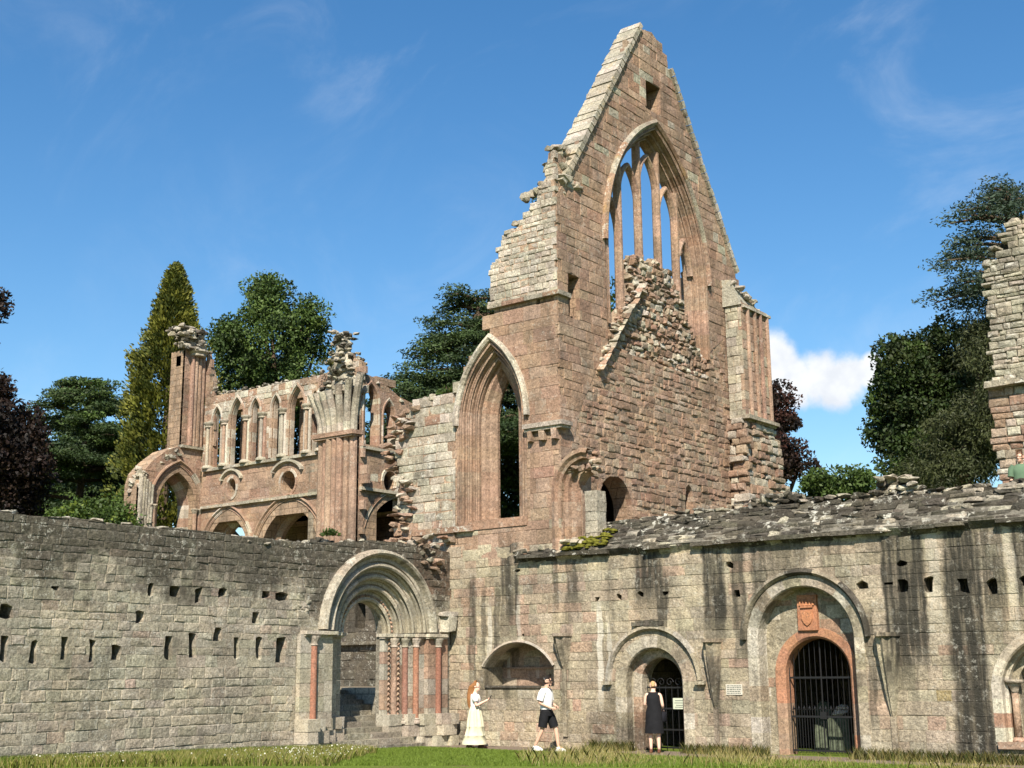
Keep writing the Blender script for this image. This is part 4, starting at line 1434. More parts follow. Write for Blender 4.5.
sweep(mb, A9, arch(-17.4, -15.85, 10.2, 10.25, .32, 6), [(.16, -.03), (.14, .16), (.05, .16), (.02, -.02)], GREY, .4)
mb.build('arch_mouldings', m_arch, NT)
for z, xa, xb in ((10.78, -22.1, -14.75), (9.12, -22.1, -14.7)):
    mb = MB()
    x = xa
    while x < xb:
        l = rnd.uniform(.6, 1.0)
        boxm(mb, (x, 8.84, z - .07), (min(x + l, xb) - .005, 9.05, z + .05), pick(GREY), .008)
        x += l
    mb.build('string_course', m_cope, NT)
mb = MB()
boxm(mb, (-22.5, 7.8, 11.72), (-22.2, 9.0, 11.84), pick(GREY), .01)
mb.build('string_course', m_cope, NT)
# clerestory shafts
for xx in (-21.85, -20.75, -19.33, -18.3, -17.0, -15.5, -14.66):
    sh = MB()
    for dx, dy in ((-.14, -.03), (.0, -.1), (.14, -.03)):
        cyl(sh, (xx + dx, 9 + dy, 10.95), (xx + dx, 9 + dy, 12.75), .075, .075, pick(PINK[3:] + WHIT), 8)
    lathe(sh, (xx, 8.97, 12.7), [(.2, 0), (.19, .06), (.26, .16), (.27, .22), (.22, .24)], pick(GREY))
    lathe(sh, (xx, 8.97, 10.84), [(.27, 0), (.27, .06), (.2, .14)], pick(GREY))
    sh.build('clerestory_shaft', m_arch, NT)
# clustered pier with a flaring vault springer
mb = MB()
for i in range(7):
    x = -14.5 + i * .3
    d = .22 + .18 * math.sin(math.pi * i / 6)
    cyl(mb, (x, 9 - d + .1, 5), (x, 9 - d + .1, 11.3), .13 if i % 2 else .17, .13 if i % 2 else .17, pick(PINK), 10)
    fx = (i - 3) / 3
    p0 = Vector((x, 9 - d + .1, 11.45))
    prev = p0
    for k in range(1, 6):
        s_ = k / 5
        q = Vector((x + (fx * .3 + max(0, fx) * .45) * s_ ** 1.8, 9 - d + .1 - .42 * s_ ** 1.7, 11.45 + (1.7 + .5 * max(0, fx)) * s_))
        cyl(mb, prev, q, .16, .16, pick(WHIT), 8, False)
        prev = q
boxm(mb, (-14.8, 8.5, 11.28), (-12.4, 9.1, 11.46), pick(PINK), .02)
boxm(mb, (-14.7, 8.56, 11.2), (-12.48, 9.1, 11.28), pick(PINK), .01)
mb.build('clustered_pier', m_pink, NT)
mb = MB()
for i in range(4):
    y = 8.25 + i * .2
    cyl(mb, (-22.3, y, 11.85), (-22.3, y, 16.0), .1 if i % 2 else .13, .1, pick(PINK), 9)
lathe(mb, (-22.3, 8.5, 15.95), [(.4, 0), (.38, .1), (.5, .2), (.48, .28)], pick(GREY), 10)
mb.build('pier_shafts', m_pink, NT)
for ys in ((6.3, 6.52), (8.72, 8.98)):
    mb = MB()
    for y in ys:
        lathe(mb, (-22.3, y, 8.85), [(.1, 0), (.14, .1), (.18, .18), (.15, .22)], pick(GREY), 10)
        cyl(mb, (-22.3, y, 5), (-22.3, y, 8.9), .1, .1, pick(PINK), 9)
    mb.build('arch_respond', m_pink, NT)
mb = MB()
for i in range(5):
    y = 5.8 + i * .12
    cyl(mb, (-22.3, y, 5), (-22.25, y + .02 * i, 10.3 - .1 * i), .09, .1, pick(WHIT), 9)
mb.build('broken_pier', m_white, NT)
mb = MB()
boxm(mb, (-22.95, 7.83, 15.5), (-22.65, 7.9, 15.95), (.02, .018, .015))  # flat dark block, the shade of a small niche put into colour
mb.build('niche_shade', m_niche_shade, NT)
# choir wall running east from the crossing pier (faces +x)
CW = FX(-12.45)
cpoly = [(8.95, 1), (16, 1), (16, 12.4), (13, 12.9), (11.3, 13.2), (10.1, 13.7), (8.95, 13.9)]
ch = [arch(9.2, 9.98, 10.95, 12.7, .75, 8), arch(10.35, 10.95, 10.95, 12.3, .6, 8), circle(10.75, 9.55, .36, .42), arch(9.5, 12.9, 1.2, 6.9, 2.0, 10)]
slab(mb, CW, cpoly, ch, -.012, -.42, (.33, .24, .17))
mb.build('choir_core', m_core, NT)
mb = MB()
slab(mb, CW, rect(9, 16, 1, 10.4), [rect(9.75, 10.25, 3.2, 4.6)], -2.6, -2.9, (.22, .19, .15))
boxm(mb, (-15.3, 8.9, 9.0), (-13.4, 16, 9.3), (.22, .19, .15))
boxm(mb, (-15.3, 15.7, 1), (-13.4, 16, 9), (.22, .19, .15))
mb.build('choir_rear_wall', m_core, NT)
mb = MB()
masonry(mb, CW, cpoly, [grow(h, .05) for h in ch[:3]] + [grow(ch[3], .4)], PINK + WHIT[1:2], (.26, .36), (.4, .9), wj=.008, gap=.004, bev=.008, rag=False)
mb.build('choir_ashlar', m_pink, NT)
mb = MB()
sweep(mb, CW, ch[3], [(.46, .06)] + orders(.4, 0, .04, -.55, 3)[1:], PINK + WHIT, .4)
for h in ch[:2]:
    sweep(mb, CW, h, [(.14, .02), (.1, .06), (.03, .04), (0, -.1), (0, -.4)], PINK + WHIT, .4)
sweep(mb, CW, ch[2][::-1] + [ch[2][-1]], [(.18, -.04), (.16, .06), (.03, .04), (0, -.1)], PINK + WHIT, .4)
boxm(mb, (-12.5, 9, 10.72), (-12.3, 16, 10.84), pick(GREY), .01)
boxm(mb, (-12.5, 9, 9.05), (-12.3, 16, 9.17), pick(GREY), .01)
crest_stones(mb, CW, [(9.1, 13.8), (10.1, 13.6), (11.3, 13.1), (14, 12.6)], (-.36, .0), GREY + WHIT, (.25, .5), 1.6, .22)
mb.build('choir_mouldings', m_arch, NT)

NV = thing('chapel_wall', 'old stone wall coloured dark for shade, with a small window seen through the round-headed doorway', 'wall')  # very dark stone colours carry the shade lying on this wall
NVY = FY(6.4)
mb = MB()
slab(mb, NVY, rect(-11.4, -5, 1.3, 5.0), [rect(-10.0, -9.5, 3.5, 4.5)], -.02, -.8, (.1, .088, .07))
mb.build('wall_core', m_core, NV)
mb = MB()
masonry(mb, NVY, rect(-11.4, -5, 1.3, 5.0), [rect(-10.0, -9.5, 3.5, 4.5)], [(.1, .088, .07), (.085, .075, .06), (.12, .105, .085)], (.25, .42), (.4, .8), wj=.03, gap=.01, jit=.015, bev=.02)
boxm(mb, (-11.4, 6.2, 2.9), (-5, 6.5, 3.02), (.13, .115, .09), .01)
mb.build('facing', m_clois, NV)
# ------------------------------------------------------------------ tower stump at the right edge
TW = thing('tower_ruin', 'tall rough rubble wall stump with a ledge rising behind the range at the right edge', 'ruin')
T3 = FY(3)
tp1 = [(14.3, 4.9), (20, 4.9), (20, 8.4), (14.3, 8.4)]
tp2 = [(14.42, 8.45), (20, 8.45), (20, 13.6), (16.2, 13.1), (15.5, 12.5), (14.98, 12.3), (14.85, 11.7), (14.4, 11.4)]
mb = MB()
slab(mb, T3, [(14.36, 4.9), (20, 4.9), (20, 13.4), (16.2, 12.9), (15.1, 12.2), (14.95, 11.5), (14.5, 11.3), (14.5, 8.4), (14.36, 8.4)], [], -.05, -2, (.27, .24, .19))
mb.build('wall_core', m_core, TW)
mb = MB()
masonry(mb, T3, tp2, [], WHIT + GREY + GREY, (.09, .2), (.16, .46), wj=.022, jit=.02, puff=.02, bev=.016, depth=.3)
crest_stones(mb, T3, [(14.4, 11.4), (14.9, 12.2), (15.5, 12.5), (17, 13.2)], (-1, .05), WHIT + GREY, (.25, .6), 1.5, .25)
mb.build('upper_rubble', m_white, TW)
mb = MB()
masonry(mb, T3, tp1, [], PINKR + WHIT, (.14, .24), (.2, .5), wj=.03, jit=.015, puff=.02, bev=.02, depth=.3)
mb.build('lower_masonry', m_pinkrub, TW)
mb = MB()
for i in range(6):
    boxm(mb, (14.2 + i * .9, 2.78, 8.36), (15.09 + i * .9, 3.1, 8.5), pick(GREY), .02)
mb.build('ledge', m_cope, TW)

# ------------------------------------------------------------------ iron gates and signs
GT = thing('iron_gate', 'large black iron gate with spear-topped rail filling the red arched doorway', 'gate', (10.62, .62, 0))
mb = MB()
yg = 0
xa, xb = -.79, .79
for i in range(13):
    x = xa + (xb - xa) * i / 12
    dx = x
    zt = 1.8 + .74 * math.sqrt(max(0, 1 - (dx / .82) ** 2))
    cyl(mb, (x, yg, .05), (x, yg, zt), .008 if i not in (0, 6, 12) else .018, .008 if i not in (0, 6, 12) else .018, (.02, .02, .02), 6)
for i in range(12):
    x = xa + (xb - xa) * (i + .5) / 12
    cyl(mb, (x, yg, .05), (x, yg, 1.0), .007, .007, (.02, .02, .02), 6)
for z in (.1, .85, 1.72):
    boxm(mb, (xa, yg - .015, z - .022), (xb, yg + .015, z + .022), (.02, .02, .02))
mb.build('gate_leaf', m_iron, GT)
for i in range(12):
    mb = MB()
    x = xa + (xb - xa) * (i + .5) / 12
    lathe(mb, (x, yg, 1.0), [(.008, 0), (.03, .03), (.012, .07), (.002, .1)], (.02, .02, .02), 6)
    boxm(mb, (x - .035, yg - .006, 1.0), (x + .035, yg + .006, 1.016), (.02, .02, .02))
    mb.build('finial', m_iron, GT)
mb = MB()
boxm(mb, (-.06, yg - .05, .8), (.1, yg + .03, .96), (.02, .02, .02), .004)
mb.build('lock_case', m_iron, GT)

SGt = thing('iron_gate', 'narrow black iron gate with scrollwork in the small round-arched doorway', 'gate', (6.6, .42, 0))
mb = MB()
for i in range(7):
    x = -.52 + 1.04 * i / 6
    cyl(mb, (x, 0, .05), (x, 0, 1.55), .009, .009, (.02, .02, .02), 6)
for z in (.08, .5, 1.0, 1.5):
    boxm(mb, (-.53, -.014, z - .018), (.53, .014, z + .018), (.02, .02, .02))
mb.build('gate_leaf', m_iron, SGt)
mb = MB()
for cx in (-.36, -.12, .12, .36):
    for k in range(14):
        a, b = k * .55, (k + 1) * .55
        ra, rb = .11 - .006 * k, .11 - .006 * (k + 1)
        sgn = 1 if cx > 0 else -1
        cyl(mb, (cx + sgn * ra * math.cos(a), 0, 1.63 + ra * math.sin(a)), (cx + sgn * rb * math.cos(b), 0, 1.63 + rb * math.sin(b)), .009, .009, (.02, .02, .02), 5, False)
mb.build('scrollwork', m_iron, SGt)


def text_part(body, size, loc, mat, parent, width):
    cu = bpy.data.curves.new('lettering', 'FONT')
    cu.body = body
    cu.size = size
    cu.align_x = 'CENTER'
    cu.align_y = 'CENTER'
    cu.extrude = .001
    o = bpy.data.objects.new('lettering', cu)
    col.objects.link(o)
    dg = bpy.context.evaluated_depsgraph_get()
    me = bpy.data.meshes.new_from_object(o.evaluated_get(dg))
    bpy.data.objects.remove(o)
    o = bpy.data.objects.new('lettering', me)
    me.materials.append(mat)
    col.objects.link(o)
    o.parent = parent
    o.location = loc
    o.rotation_euler = (R(90), 0, 0)
    if o.dimensions.x > width:
        s_ = width / o.dimensions.x
        o.scale = (s_, s_, s_)
    return o


m_sign = plain('sign_plate', (.5, .53, .42), .5, .3, 5, .06)
m_plaq = plain('plaque_stone', (.5, .47, .4), .8, .2, 20, .12)
m_ink = plain('dark_ink', (.1, .11, .1), .7, .2, 20, .05)
S1 = thing('notice_sign', 'pale green notice plate fixed on the narrow iron gate beside the woman in black', 'sign', (7.0, .39, 1.12))
mb = MB()
boxm(mb, (-.18, -.012, -.13), (.18, .012, .13), (.5, .5, .4))
mb.build('plate', m_sign, S1)
# the words are too small to read in the photograph: rules of ink at the same places
mb = MB()
for k, (z, w) in enumerate(((.07, .12), (.015, .14), (-.04, .1), (-.085, .13))):
    boxm(mb, (-w, -.0135, z - .008), (w, -.0125, z + .008), (.1, .1, .1))
mb.build('lines_of_print', m_ink, S1)
S2 = thing('wall_plaque', 'small pale stone plaque with lines of lettering on the wall left of the red arch', 'plaque', (8.72, -.012, 1.46))
mb = MB()
boxm(mb, (-.21, -.015, -.12), (.21, .02, .12), (.5, .47, .4), .002)
mb.build('plate', m_plaq, S2)
mb = MB()
for k in range(5):
    z = .085 - k * .042
    x = -.18
    while x < .17:
        l = rnd.uniform(.02, .07)
        boxm(mb, (x, -.0175, z - .009), (min(x + l, .185), -.0158, z + .009), (.1, .1, .1))
        x += l + .014
mb.build('lines_of_print', m_ink, S2)

# carved fragments kept behind the gate
m_green = plain('algae_stone', (.09, .105, .075), .9, .1, 9, .4)
frag = [('carved_stone', 'pale carved block on a tall plinth behind the large gate', 10.4, 2.1, .26, .8, .3, .2),
        ('carved_stone', 'white carved block on a low plinth at right behind the large gate', 11.05, 1.9, .24, .42, .28, .24),
        ('carved_stone', 'leaning green-stained gravestone at left behind the large gate', 9.85, 2.2, .3, 0, 0, 0)]
for nm, lb, x, y, w, ph, sw, shh in frag:
    o = thing(nm, lb, 'carved stone', (x, y, 0))
    mb = MB()
    if ph:
        boxm(mb, (-w, -.2, 0), (w, .2, ph), (.2, .2, .15), .01)
        mb.build('plinth', m_green, o)
        mb = MB()
        rock(mb, (0, 0, ph + shh / 2), (sw * 1.3, .36, shh), (.5, .45, .38), .1)
        lathe(mb, (.05, 0, ph + shh * .9), [(.14, 0), (.15, .05), (.08, .1)], (.5, .45, .38), 8)
        mb.build('carved_block', m_arch, o)
    else:
        pts = [(-.2, 0), (.2, 0), (.2, .95), (.1, 1.12), (0, 1.16), (-.1, 1.12), (-.2, .95)]
        P = [(a, -.06 + b * .15, b) for a, b in pts] + [(a, .06 + b * .15, b) for a, b in pts]
        n = len(pts)
        mb.add(P, [tuple(range(n)), tuple(range(2 * n - 1, n - 1, -1))] + [(i, n + i, n + (i + 1) % n, (i + 1) % n) for i in range(n)], (.25, .27, .2))
        mb.build('slab', m_green, o)
# ------------------------------------------------------------------ people
def skinned(name, verts, edges, mat, parent, levels=2, root=0):
    """one continuous body surface grown over a skeleton: verts are (point, radius)"""
    me = bpy.data.meshes.new(name)
    me.from_pydata([v[0] for v in verts], edges, [])
    o = bpy.data.objects.new(name, me)
    col.objects.link(o)
    md = o.modifiers.new('skin', 'SKIN')
    md.use_smooth_shade = True
    sv = me.skin_vertices[0].data
    for i, v in enumerate(verts):
        r_ = v[1]
        sv[i].radius = r_ if isinstance(r_, tuple) else (r_, r_)
        sv[i].use_root = i == root
    sb = o.modifiers.new('sub', 'SUBSURF')
    sb.levels = sb.render_levels = levels
    dg = bpy.context.evaluated_depsgraph_get()
    m2 = bpy.data.meshes.new_from_object(o.evaluated_get(dg))
    o.modifiers.clear()
    o.data = m2
    m2.materials.clear()
    m2.materials.append(mat)
    o.parent = parent
    return o


def loft(mb, rings, c, n=18, wave=0.0, wn=9, cap=True):
    """rings: (x, y, z, rx, ry) ellipses stacked into a garment"""
    P, F = [], []
    for k, (x, y, z, rx, ry) in enumerate(rings):
        for i in range(n):
            a = 2 * math.pi * i / n
            w = 1 + wave * (k / len(rings)) * math.sin(a * wn + k * .25)
            P.append((x + rx * w * math.cos(a), y + ry * w * math.sin(a), z))
    for k in range(len(rings) - 1):
        F += [(k * n + i, k * n + (i + 1) % n, (k + 1) * n + (i + 1) % n, (k + 1) * n + i) for i in range(n)]
    if cap:
        F.append(tuple(range((len(rings) - 1) * n, len(rings) * n)))
    mb.add(P, F, c)


def limb_cloth(mb, pts, c, n=14):
    """a sleeve or trouser leg: (point, radius) along a limb"""
    P, F = [], []
    for k, (p, r_) in enumerate(pts):
        p = Vector(p)
        d = (Vector(pts[min(k + 1, len(pts) - 1)][0]) - Vector(pts[max(k - 1, 0)][0])).normalized()
        a = Vector((0, 1, 0)).cross(d)
        a = a.normalized() if a.length > .2 else d.orthogonal().normalized()
        b = d.cross(a)
        P += [p + (a * math.cos(2 * math.pi * i / n) + b * math.sin(2 * math.pi * i / n)) * r_ for i in range(n)]
    for k in range(len(pts) - 1):
        F += [(k * n + i, k * n + (i + 1) % n, (k + 1) * n + (i + 1) % n, (k + 1) * n + i) for i in range(n)]
    mb.add(P, F, c)


def person_body(parent, skin, J, face=True, bulk=1.0):
    """J: joints in the figure's own frame, facing +x. Returns the body mesh"""
    V, E = [], []

    def add(p, r_, link=None):
        V.append((tuple(p), r_))
        if link is not None:
            E.append((link, len(V) - 1))
        return len(V) - 1
    b = bulk
    pel = add(J['pelvis'], (.13 * b, .15 * b))
    wai = add(J['waist'], (.10 * b, .125 * b), pel)
    che = add(J['chest'], (.11 * b, .15 * b), wai)
    nb = add(J['neckbase'], (.07, .075), che)
    nk = add(J['neck'], .05, nb)
    hd = Vector(J['head'])
    fd = Vector(J.get('face', (1, 0, 0))).normalized()
    sdv = Vector((-fd.y, fd.x, 0)).normalized()
    h0 = add(hd + Vector((0, 0, -.075)) + fd * .012, (.062, .07), nk)
    h1 = add(hd + Vector((0, 0, 0)), (.078, .092), h0)
    h2 = add(hd + Vector((0, 0, .06)) - fd * .01, (.07, .085), h1)
    h3 = add(hd + Vector((0, 0, .1)) - fd * .012, (.04, .045), h2)
    if face:
        add(hd + fd * .105 + Vector((0, 0, -.015)), .012, h1)          # nose
        add(hd + fd * .082 + Vector((0, 0, -.092)), .02, h0)           # chin
        for s_ in (-1, 1):
            add(hd + sdv * (.088 * s_) + Vector((0, 0, -.01)), .014, h1)   # ears
    for s_ in ('l', 'r'):
        hp = add(J['hip' + s_], .085 * b, pel)
        kn = add(J['knee' + s_], .056, hp)
        cf = add(Vector(J['knee' + s_]).lerp(Vector(J['ankle' + s_]), .3), .054, kn)
        an = add(J['ankle' + s_], .036, cf)
        ft = Vector(J['ankle' + s_]) + Vector(J.get('toe' + s_, (1, 0, 0))).normalized() * .13 + Vector((0, 0, -.05))
        add(ft, (.03, .036), an)
        sh = add(J['shoulder' + s_], .056 * b, che)
        el = add(J['elbow' + s_], .038, sh)
        fa = add(Vector(J['elbow' + s_]).lerp(Vector(J['wrist' + s_]), .35), .036, el)
        wr = add(J['wrist' + s_], .024, fa)
        d = Vector(J['hand' + s_]).normalized()
        pn = Vector(J.get('palm' + s_, (0, 0, -1)))
        ac = d.cross(pn).normalized()
        pn = ac.cross(d).normalized()
        w0 = Vector(J['wrist' + s_])
        pm = add(w0 + d * .05, (.026, .026), wr)
        kn_ = add(w0 + d * .085, (.026, .026), pm)
        for q, ln in zip((-1.4, -.45, .5, 1.4), (.062, .076, .07, .054)):
            k0 = add(w0 + d * .1 + ac * (.017 * q), .0095, kn_)
            k1 = add(w0 + d * (.1 + ln * .5) + ac * (.018 * q) + pn * .012, .0085, k0)
            add(w0 + d * (.1 + ln * .8) + ac * (.017 * q) + pn * .038, .0075, k1)
        t1 = add(w0 + d * .055 - ac * .036 + pn * .012, .011, pm)
        add(w0 + d * .095 - ac * .044 + pn * .026, .0085, t1)
    o = skinned('body', V, E, skin, parent)
    if face:
        mb = MB()
        for s_ in (-1, 1):
            c = hd + fd * .082 + sdv * (.034 * s_) + Vector((0, 0, .012))
            lathe(mb, (c.x, c.y, c.z - .009), [(.004, 0), (.011, .005), (.011, .013), (.004, .018)], (.03, .02, .015), 6)
        c = hd + fd * .088 + Vector((0, 0, -.055))
        q = sdv * .024
        mb.add([c - q + Vector((0, 0, -.006)), c + q + Vector((0, 0, -.006)), c + q + Vector((0, 0, .006)), c - q + Vector((0, 0, .006))], [(0, 1, 2, 3)], (.3, .1, .08))
        mb.build('eyes_and_mouth', m_ink, o)
    return o


def cloth(name, c, rough=.85, amt=.08):
    return plain(name, c, rough, .15, 9, amt, bump=.25)


m_skin = plain('skin', (.62, .37, .27), .55, .3, 12, .08)
m_skin2 = plain('skin_fair', (.68, .44, .34), .55, .3, 12, .06)
m_ginger = plain('ginger_hair', (.26, .115, .042), .5, .3, 60, .35)
m_dkhair = plain('dark_hair', (.018, .014, .012), .5, .3, 60, .3)
m_blond = plain('blond_hair', (.4, .25, .11), .5, .3, 60, .3)
m_brown = plain('brown_hair', (.11, .06, .035), .5, .3, 60, .3)
m_cream = cloth('cream_cotton', (.6, .56, .41))
m_whitec = cloth('white_cotton', (.8, .8, .79))
m_black = cloth('black_cotton', (.012, .012, .014), amt=.2)
m_teal = cloth('green_cotton', (.1, .16, .1))
m_tan = cloth('tan_leather', (.12, .05, .03), .5)
m_navy = cloth('black_jersey', (.012, .012, .016), amt=.2)

# woman in the cream skirt, in profile, holding up a phone
W1 = thing('person', 'woman with long ginger hair in white blouse and cream maxi skirt holding a phone', 'person', (2.12, -1.5, .03), R(34))
J = dict(pelvis=(0, 0, .88), waist=(.005, 0, 1.03), chest=(.0, 0, 1.22), neckbase=(-.01, 0, 1.36), neck=(0, 0, 1.42), head=(.035, 0, 1.53), face=(1, -.1, -.12),
         hipl=(0, .08, .86), kneel=(.1, .09, .47), anklel=(.13, .08, .09), hipr=(0, -.08, .86), kneer=(-.02, -.08, .46), ankler=(-.16, -.08, .09),
         shoulderl=(0, .15, 1.31), elbowl=(.08, .19, 1.07), wristl=(.27, .07, 1.17), handl=(.9, -.3, .35),
         shoulderr=(0, -.15, 1.31), elbowr=(.04, -.2, 1.05), wristr=(.24, -.1, 1.15), handr=(.9, .15, .4), palml=(0, 0, 1), palmr=(0, 0, 1))
person_body(W1, m_skin2, J, bulk=.85)
mb = MB()
loft(mb, [(-.03, 0, .1, .32, .25), (-.03, 0, .17, .305, .24), (-.02, 0, .3, .265, .215), (-.02, 0, .305, .272, .22), (-.01, 0, .33, .255, .208), (0, 0, .52, .215, .182), (0, 0, .525, .22, .185), (0, 0, .55, .208, .18), (0, 0, .68, .195, .172), (0, 0, .9, .15, .16), (.0, 0, 1.04, .105, .13)], (.7, .7, .6), 48, .14, 9)
mb.build('skirt', m_cream, W1, True)
mb = MB()
loft(mb, [(0, 0, 1.0, .115, .14), (0, 0, 1.1, .125, .15), (.01, 0, 1.22, .135, .175), (.0, 0, 1.3, .115, .19), (-.01, 0, 1.335, .09, .15)], (.8, .8, .8), 20)
for s_ in (-1, 1):
    limb_cloth(mb, [((0, .13 * s_, 1.33), .06), ((.01, .165 * s_, 1.28), .088), ((.03, .185 * s_, 1.2), .09), ((.045, .19 * s_, 1.155), .06)], (.8, .8, .8))
mb.build('blouse', m_whitec, W1, True)
V = [((.0, 0, 1.6), .07), ((-.05, 0, 1.6), .09), ((-.08, 0, 1.5), (.07, .1)), ((-.105, .01, 1.36), (.06, .11)), ((-.12, -.01, 1.2), (.05, .1)), ((-.13, .01, 1.06), (.035, .075)), ((-.125, 0, .95), .015), ((.02, 0, 1.635), .05)]
skinned('hair', V, [(0, 1), (1, 2), (2, 3), (3, 4), (4, 5), (5, 6), (0, 7)], m_ginger, W1, root=1)
for s_, x in ((1, .13), (-1, -.16)):
    mb = MB()
    loft(mb, [(x + .05, .08 * s_, 0, .125, .045), (x + .05, .08 * s_, .03, .125, .045), (x + .03, .08 * s_, .07, .09, .04), (x, .08 * s_, .1, .045, .038)], (.1, .05, .03), 12)
    mb.build('shoe', m_tan, W1, True)
PH = thing('phone', 'small dark phone held out in front of the woman in the cream skirt', 'phone', (2.41, -1.3, 1.24), R(34))
mb = MB()
boxm(mb, (-.01, -.04, -.04), (.002, .04, .11), (.02, .02, .02), .001)
mb.build('case', m_navy, PH)
mb = MB()
boxm(mb, (-.0115, -.035, -.035), (-.0101, .035, .105), (.02, .02, .03))
mb.build('screen', plain('phone_glass', (.02, .022, .03), .15, .5), PH)
PH.rotation_euler = (0, R(38), R(34))

# man in white t-shirt walking along the wall
W2 = thing('person', 'man with dark hair and beard in white t-shirt and black shorts walking along the wall', 'person', (4.4, -1.55, .02), R(14))
J = dict(pelvis=(0, 0, .95), waist=(.0, 0, 1.1), chest=(.0, 0, 1.32), neckbase=(.0, 0, 1.47), neck=(.02, 0, 1.53), head=(.06, 0, 1.655), face=(1, .05, -.08),
         hipl=(.02, .1, .92), kneel=(.2, .11, .52), anklel=(.26, .11, .1), hipr=(-.01, -.1, .92), kneer=(-.07, -.12, .5), ankler=(-.26, -.12, .13),
         toer=(1, -.1, -.35), toel=(1, 0, .1),
         shoulderl=(.0, .2, 1.42), elbowl=(.02, .27, 1.14), wristl=(.22, .14, 1.05), handl=(.6, -.7, -.1),
         shoulderr=(.0, -.2, 1.42), elbowr=(-.07, -.27, 1.15), wristr=(.17, -.15, 1.03), handr=(.8, .5, -.1), palml=(-.5, -.3, -.3), palmr=(-.5, .3, -.3))
person_body(W2, m_skin, J)
mb = MB()
loft(mb, [(0, 0, .96, .145, .185), (0, 0, 1.1, .14, .18), (.01, 0, 1.28, .15, .195), (0, 0, 1.4, .125, .205), (0, 0, 1.46, .085, .14), (.005, 0, 1.49, .06, .075)], (.8, .8, .8), 20)
limb_cloth(mb, [((.0, .15, 1.43), .085), ((.0, .215, 1.37), .088), ((.015, .26, 1.2), .082)], (.8, .8, .8))
limb_cloth(mb, [((.0, -.15, 1.43), .085), ((-.02, -.215, 1.37), .088), ((-.06, -.265, 1.2), .082)], (.8, .8, .8))
mb.build('t_shirt', m_whitec, W2, True)
mb = MB()
loft(mb, [(0, 0, .84, .15, .19), (0, 0, .92, .155, .195), (0, 0, 1.02, .14, .18)], (.02, .02, .02), 20)
limb_cloth(mb, [((.01, .09, .93), .115), ((.09, .1, .76), .118), ((.16, .11, .57), .108)], (.02, .02, .02))
limb_cloth(mb, [((.0, -.09, .93), .115), ((-.03, -.11, .76), .118), ((-.06, -.12, .57), .108)], (.02, .02, .02))
mb.build('shorts', m_black, W2, True)
hd = Vector((.06, 0, 1.655))
skinned('hair', [(hd + Vector((-.01, 0, .085)), (.075, .09)), (hd + Vector((.05, 0, .09)), (.045, .06)), (hd + Vector((-.06, 0, .04)), (.05, .08)), (hd + Vector((-.07, 0, -.03)), (.03, .06))], [(0, 1), (0, 2), (2, 3)], m_dkhair, W2)
skinned('beard', [(hd + Vector((.07, 0, -.09)), (.035, .045)), (hd + Vector((.03, .05, -.075)), .03), (hd + Vector((.03, -.05, -.075)), .03)], [(0, 1), (0, 2)], m_dkhair, W2, 1)
mb = MB()
for s_ in (-1, 1):
    boxm(mb, (hd.x + .088, s_ * .034 - .026, hd.z - .008), (hd.x + .098, s_ * .034 + .026, hd.z + .03), (.01, .01, .01), .002)
    boxm(mb, (hd.x - .02, s_ * .082 - .004, hd.z + .012), (hd.x + .094, s_ * .082 + .004, hd.z + .022), (.01, .01, .01))
mb.build('sunglasses', m_iron, W2)
for s_, x, tz in ((1, .26, 0), (-1, -.26, .03)):
    mb = MB()
    y = .115 * s_
    loft(mb, [(x + .06, y, tz - .005, .14, .048), (x + .06, y, tz + .035, .142, .05), (x + .045, y, tz + .07, .1, .045), (x, y, tz + .105, .052, .045)], (.8, .78, .7), 14)
    mb.build('shoe', m_whitec, W2, True)

# woman in black looking through the small gate, back to us
W3 = thing('person', 'woman in a black sleeveless dress seen from behind at the iron gate', 'person', (6.88, -.62, .02), R(118))
J = dict(pelvis=(0, 0, .9), waist=(.0, 0, 1.05), chest=(.01, 0, 1.24), neckbase=(.0, 0, 1.38), neck=(.01, 0, 1.44), head=(.04, 0, 1.545), face=(1, 0, -.05),
         hipl=(0, .08, .88), kneel=(.01, .09, .48), anklel=(.0, .09, .09), hipr=(0, -.08, .88), kneer=(.0, -.09, .48), ankler=(-.03, -.1, .09),
         shoulderl=(0, .165, 1.34), elbowl=(.02, .215, 1.08), wristl=(.16, .12, 1.2), handl=(.5, -.5, .6),
         shoulderr=(0, -.165, 1.34), elbowr=(-.02, -.215, 1.07), wristr=(.14, -.2, .98), handr=(.9, .1, -.15), palmr=(0, .2, -1))
person_body(W3, m_skin2, J, bulk=.88)
mb = MB()
loft(mb, [(0, 0, .44, .17, .225), (0, 0, .6, .165, .215), (0, 0, .8, .16, .2), (0, 0, .93, .15, .19), (.0, 0, 1.06, .12, .15), (.01, 0, 1.2, .135, .17), (.01, 0, 1.32, .11, .175), (0, 0, 1.39, .075, .11)], (.02, .02, .02), 24, .05, 7)
mb.build('dress', m_black, W3, True)
hd = Vector((.04, 0, 1.545))
skinned('hair', [(hd + Vector((-.01, 0, .085)), (.07, .085)), (hd + Vector((-.055, 0, .02)), (.06, .085)), (hd + Vector((-.05, 0, -.05)), (.04, .06)), (hd + Vector((-.1, 0, .03)), .045)], [(0, 1), (1, 2), (1, 3)], m_blond, W3)
for s_, x in ((1, .0), (-1, -.03)):
    mb = MB()
    loft(mb, [(x + .05, .095 * s_, 0, .12, .043), (x + .05, .095 * s_, .025, .12, .043), (x + .03, .095 * s_, .06, .08, .038)], (.5, .4, .3), 12)
    mb.build('shoe', m_tan, W3, True)
HB = thing('handbag', 'black shoulder bag hanging on the right arm of the woman in black', 'bag', (7.02, -.4, .72), R(110))
mb = MB()
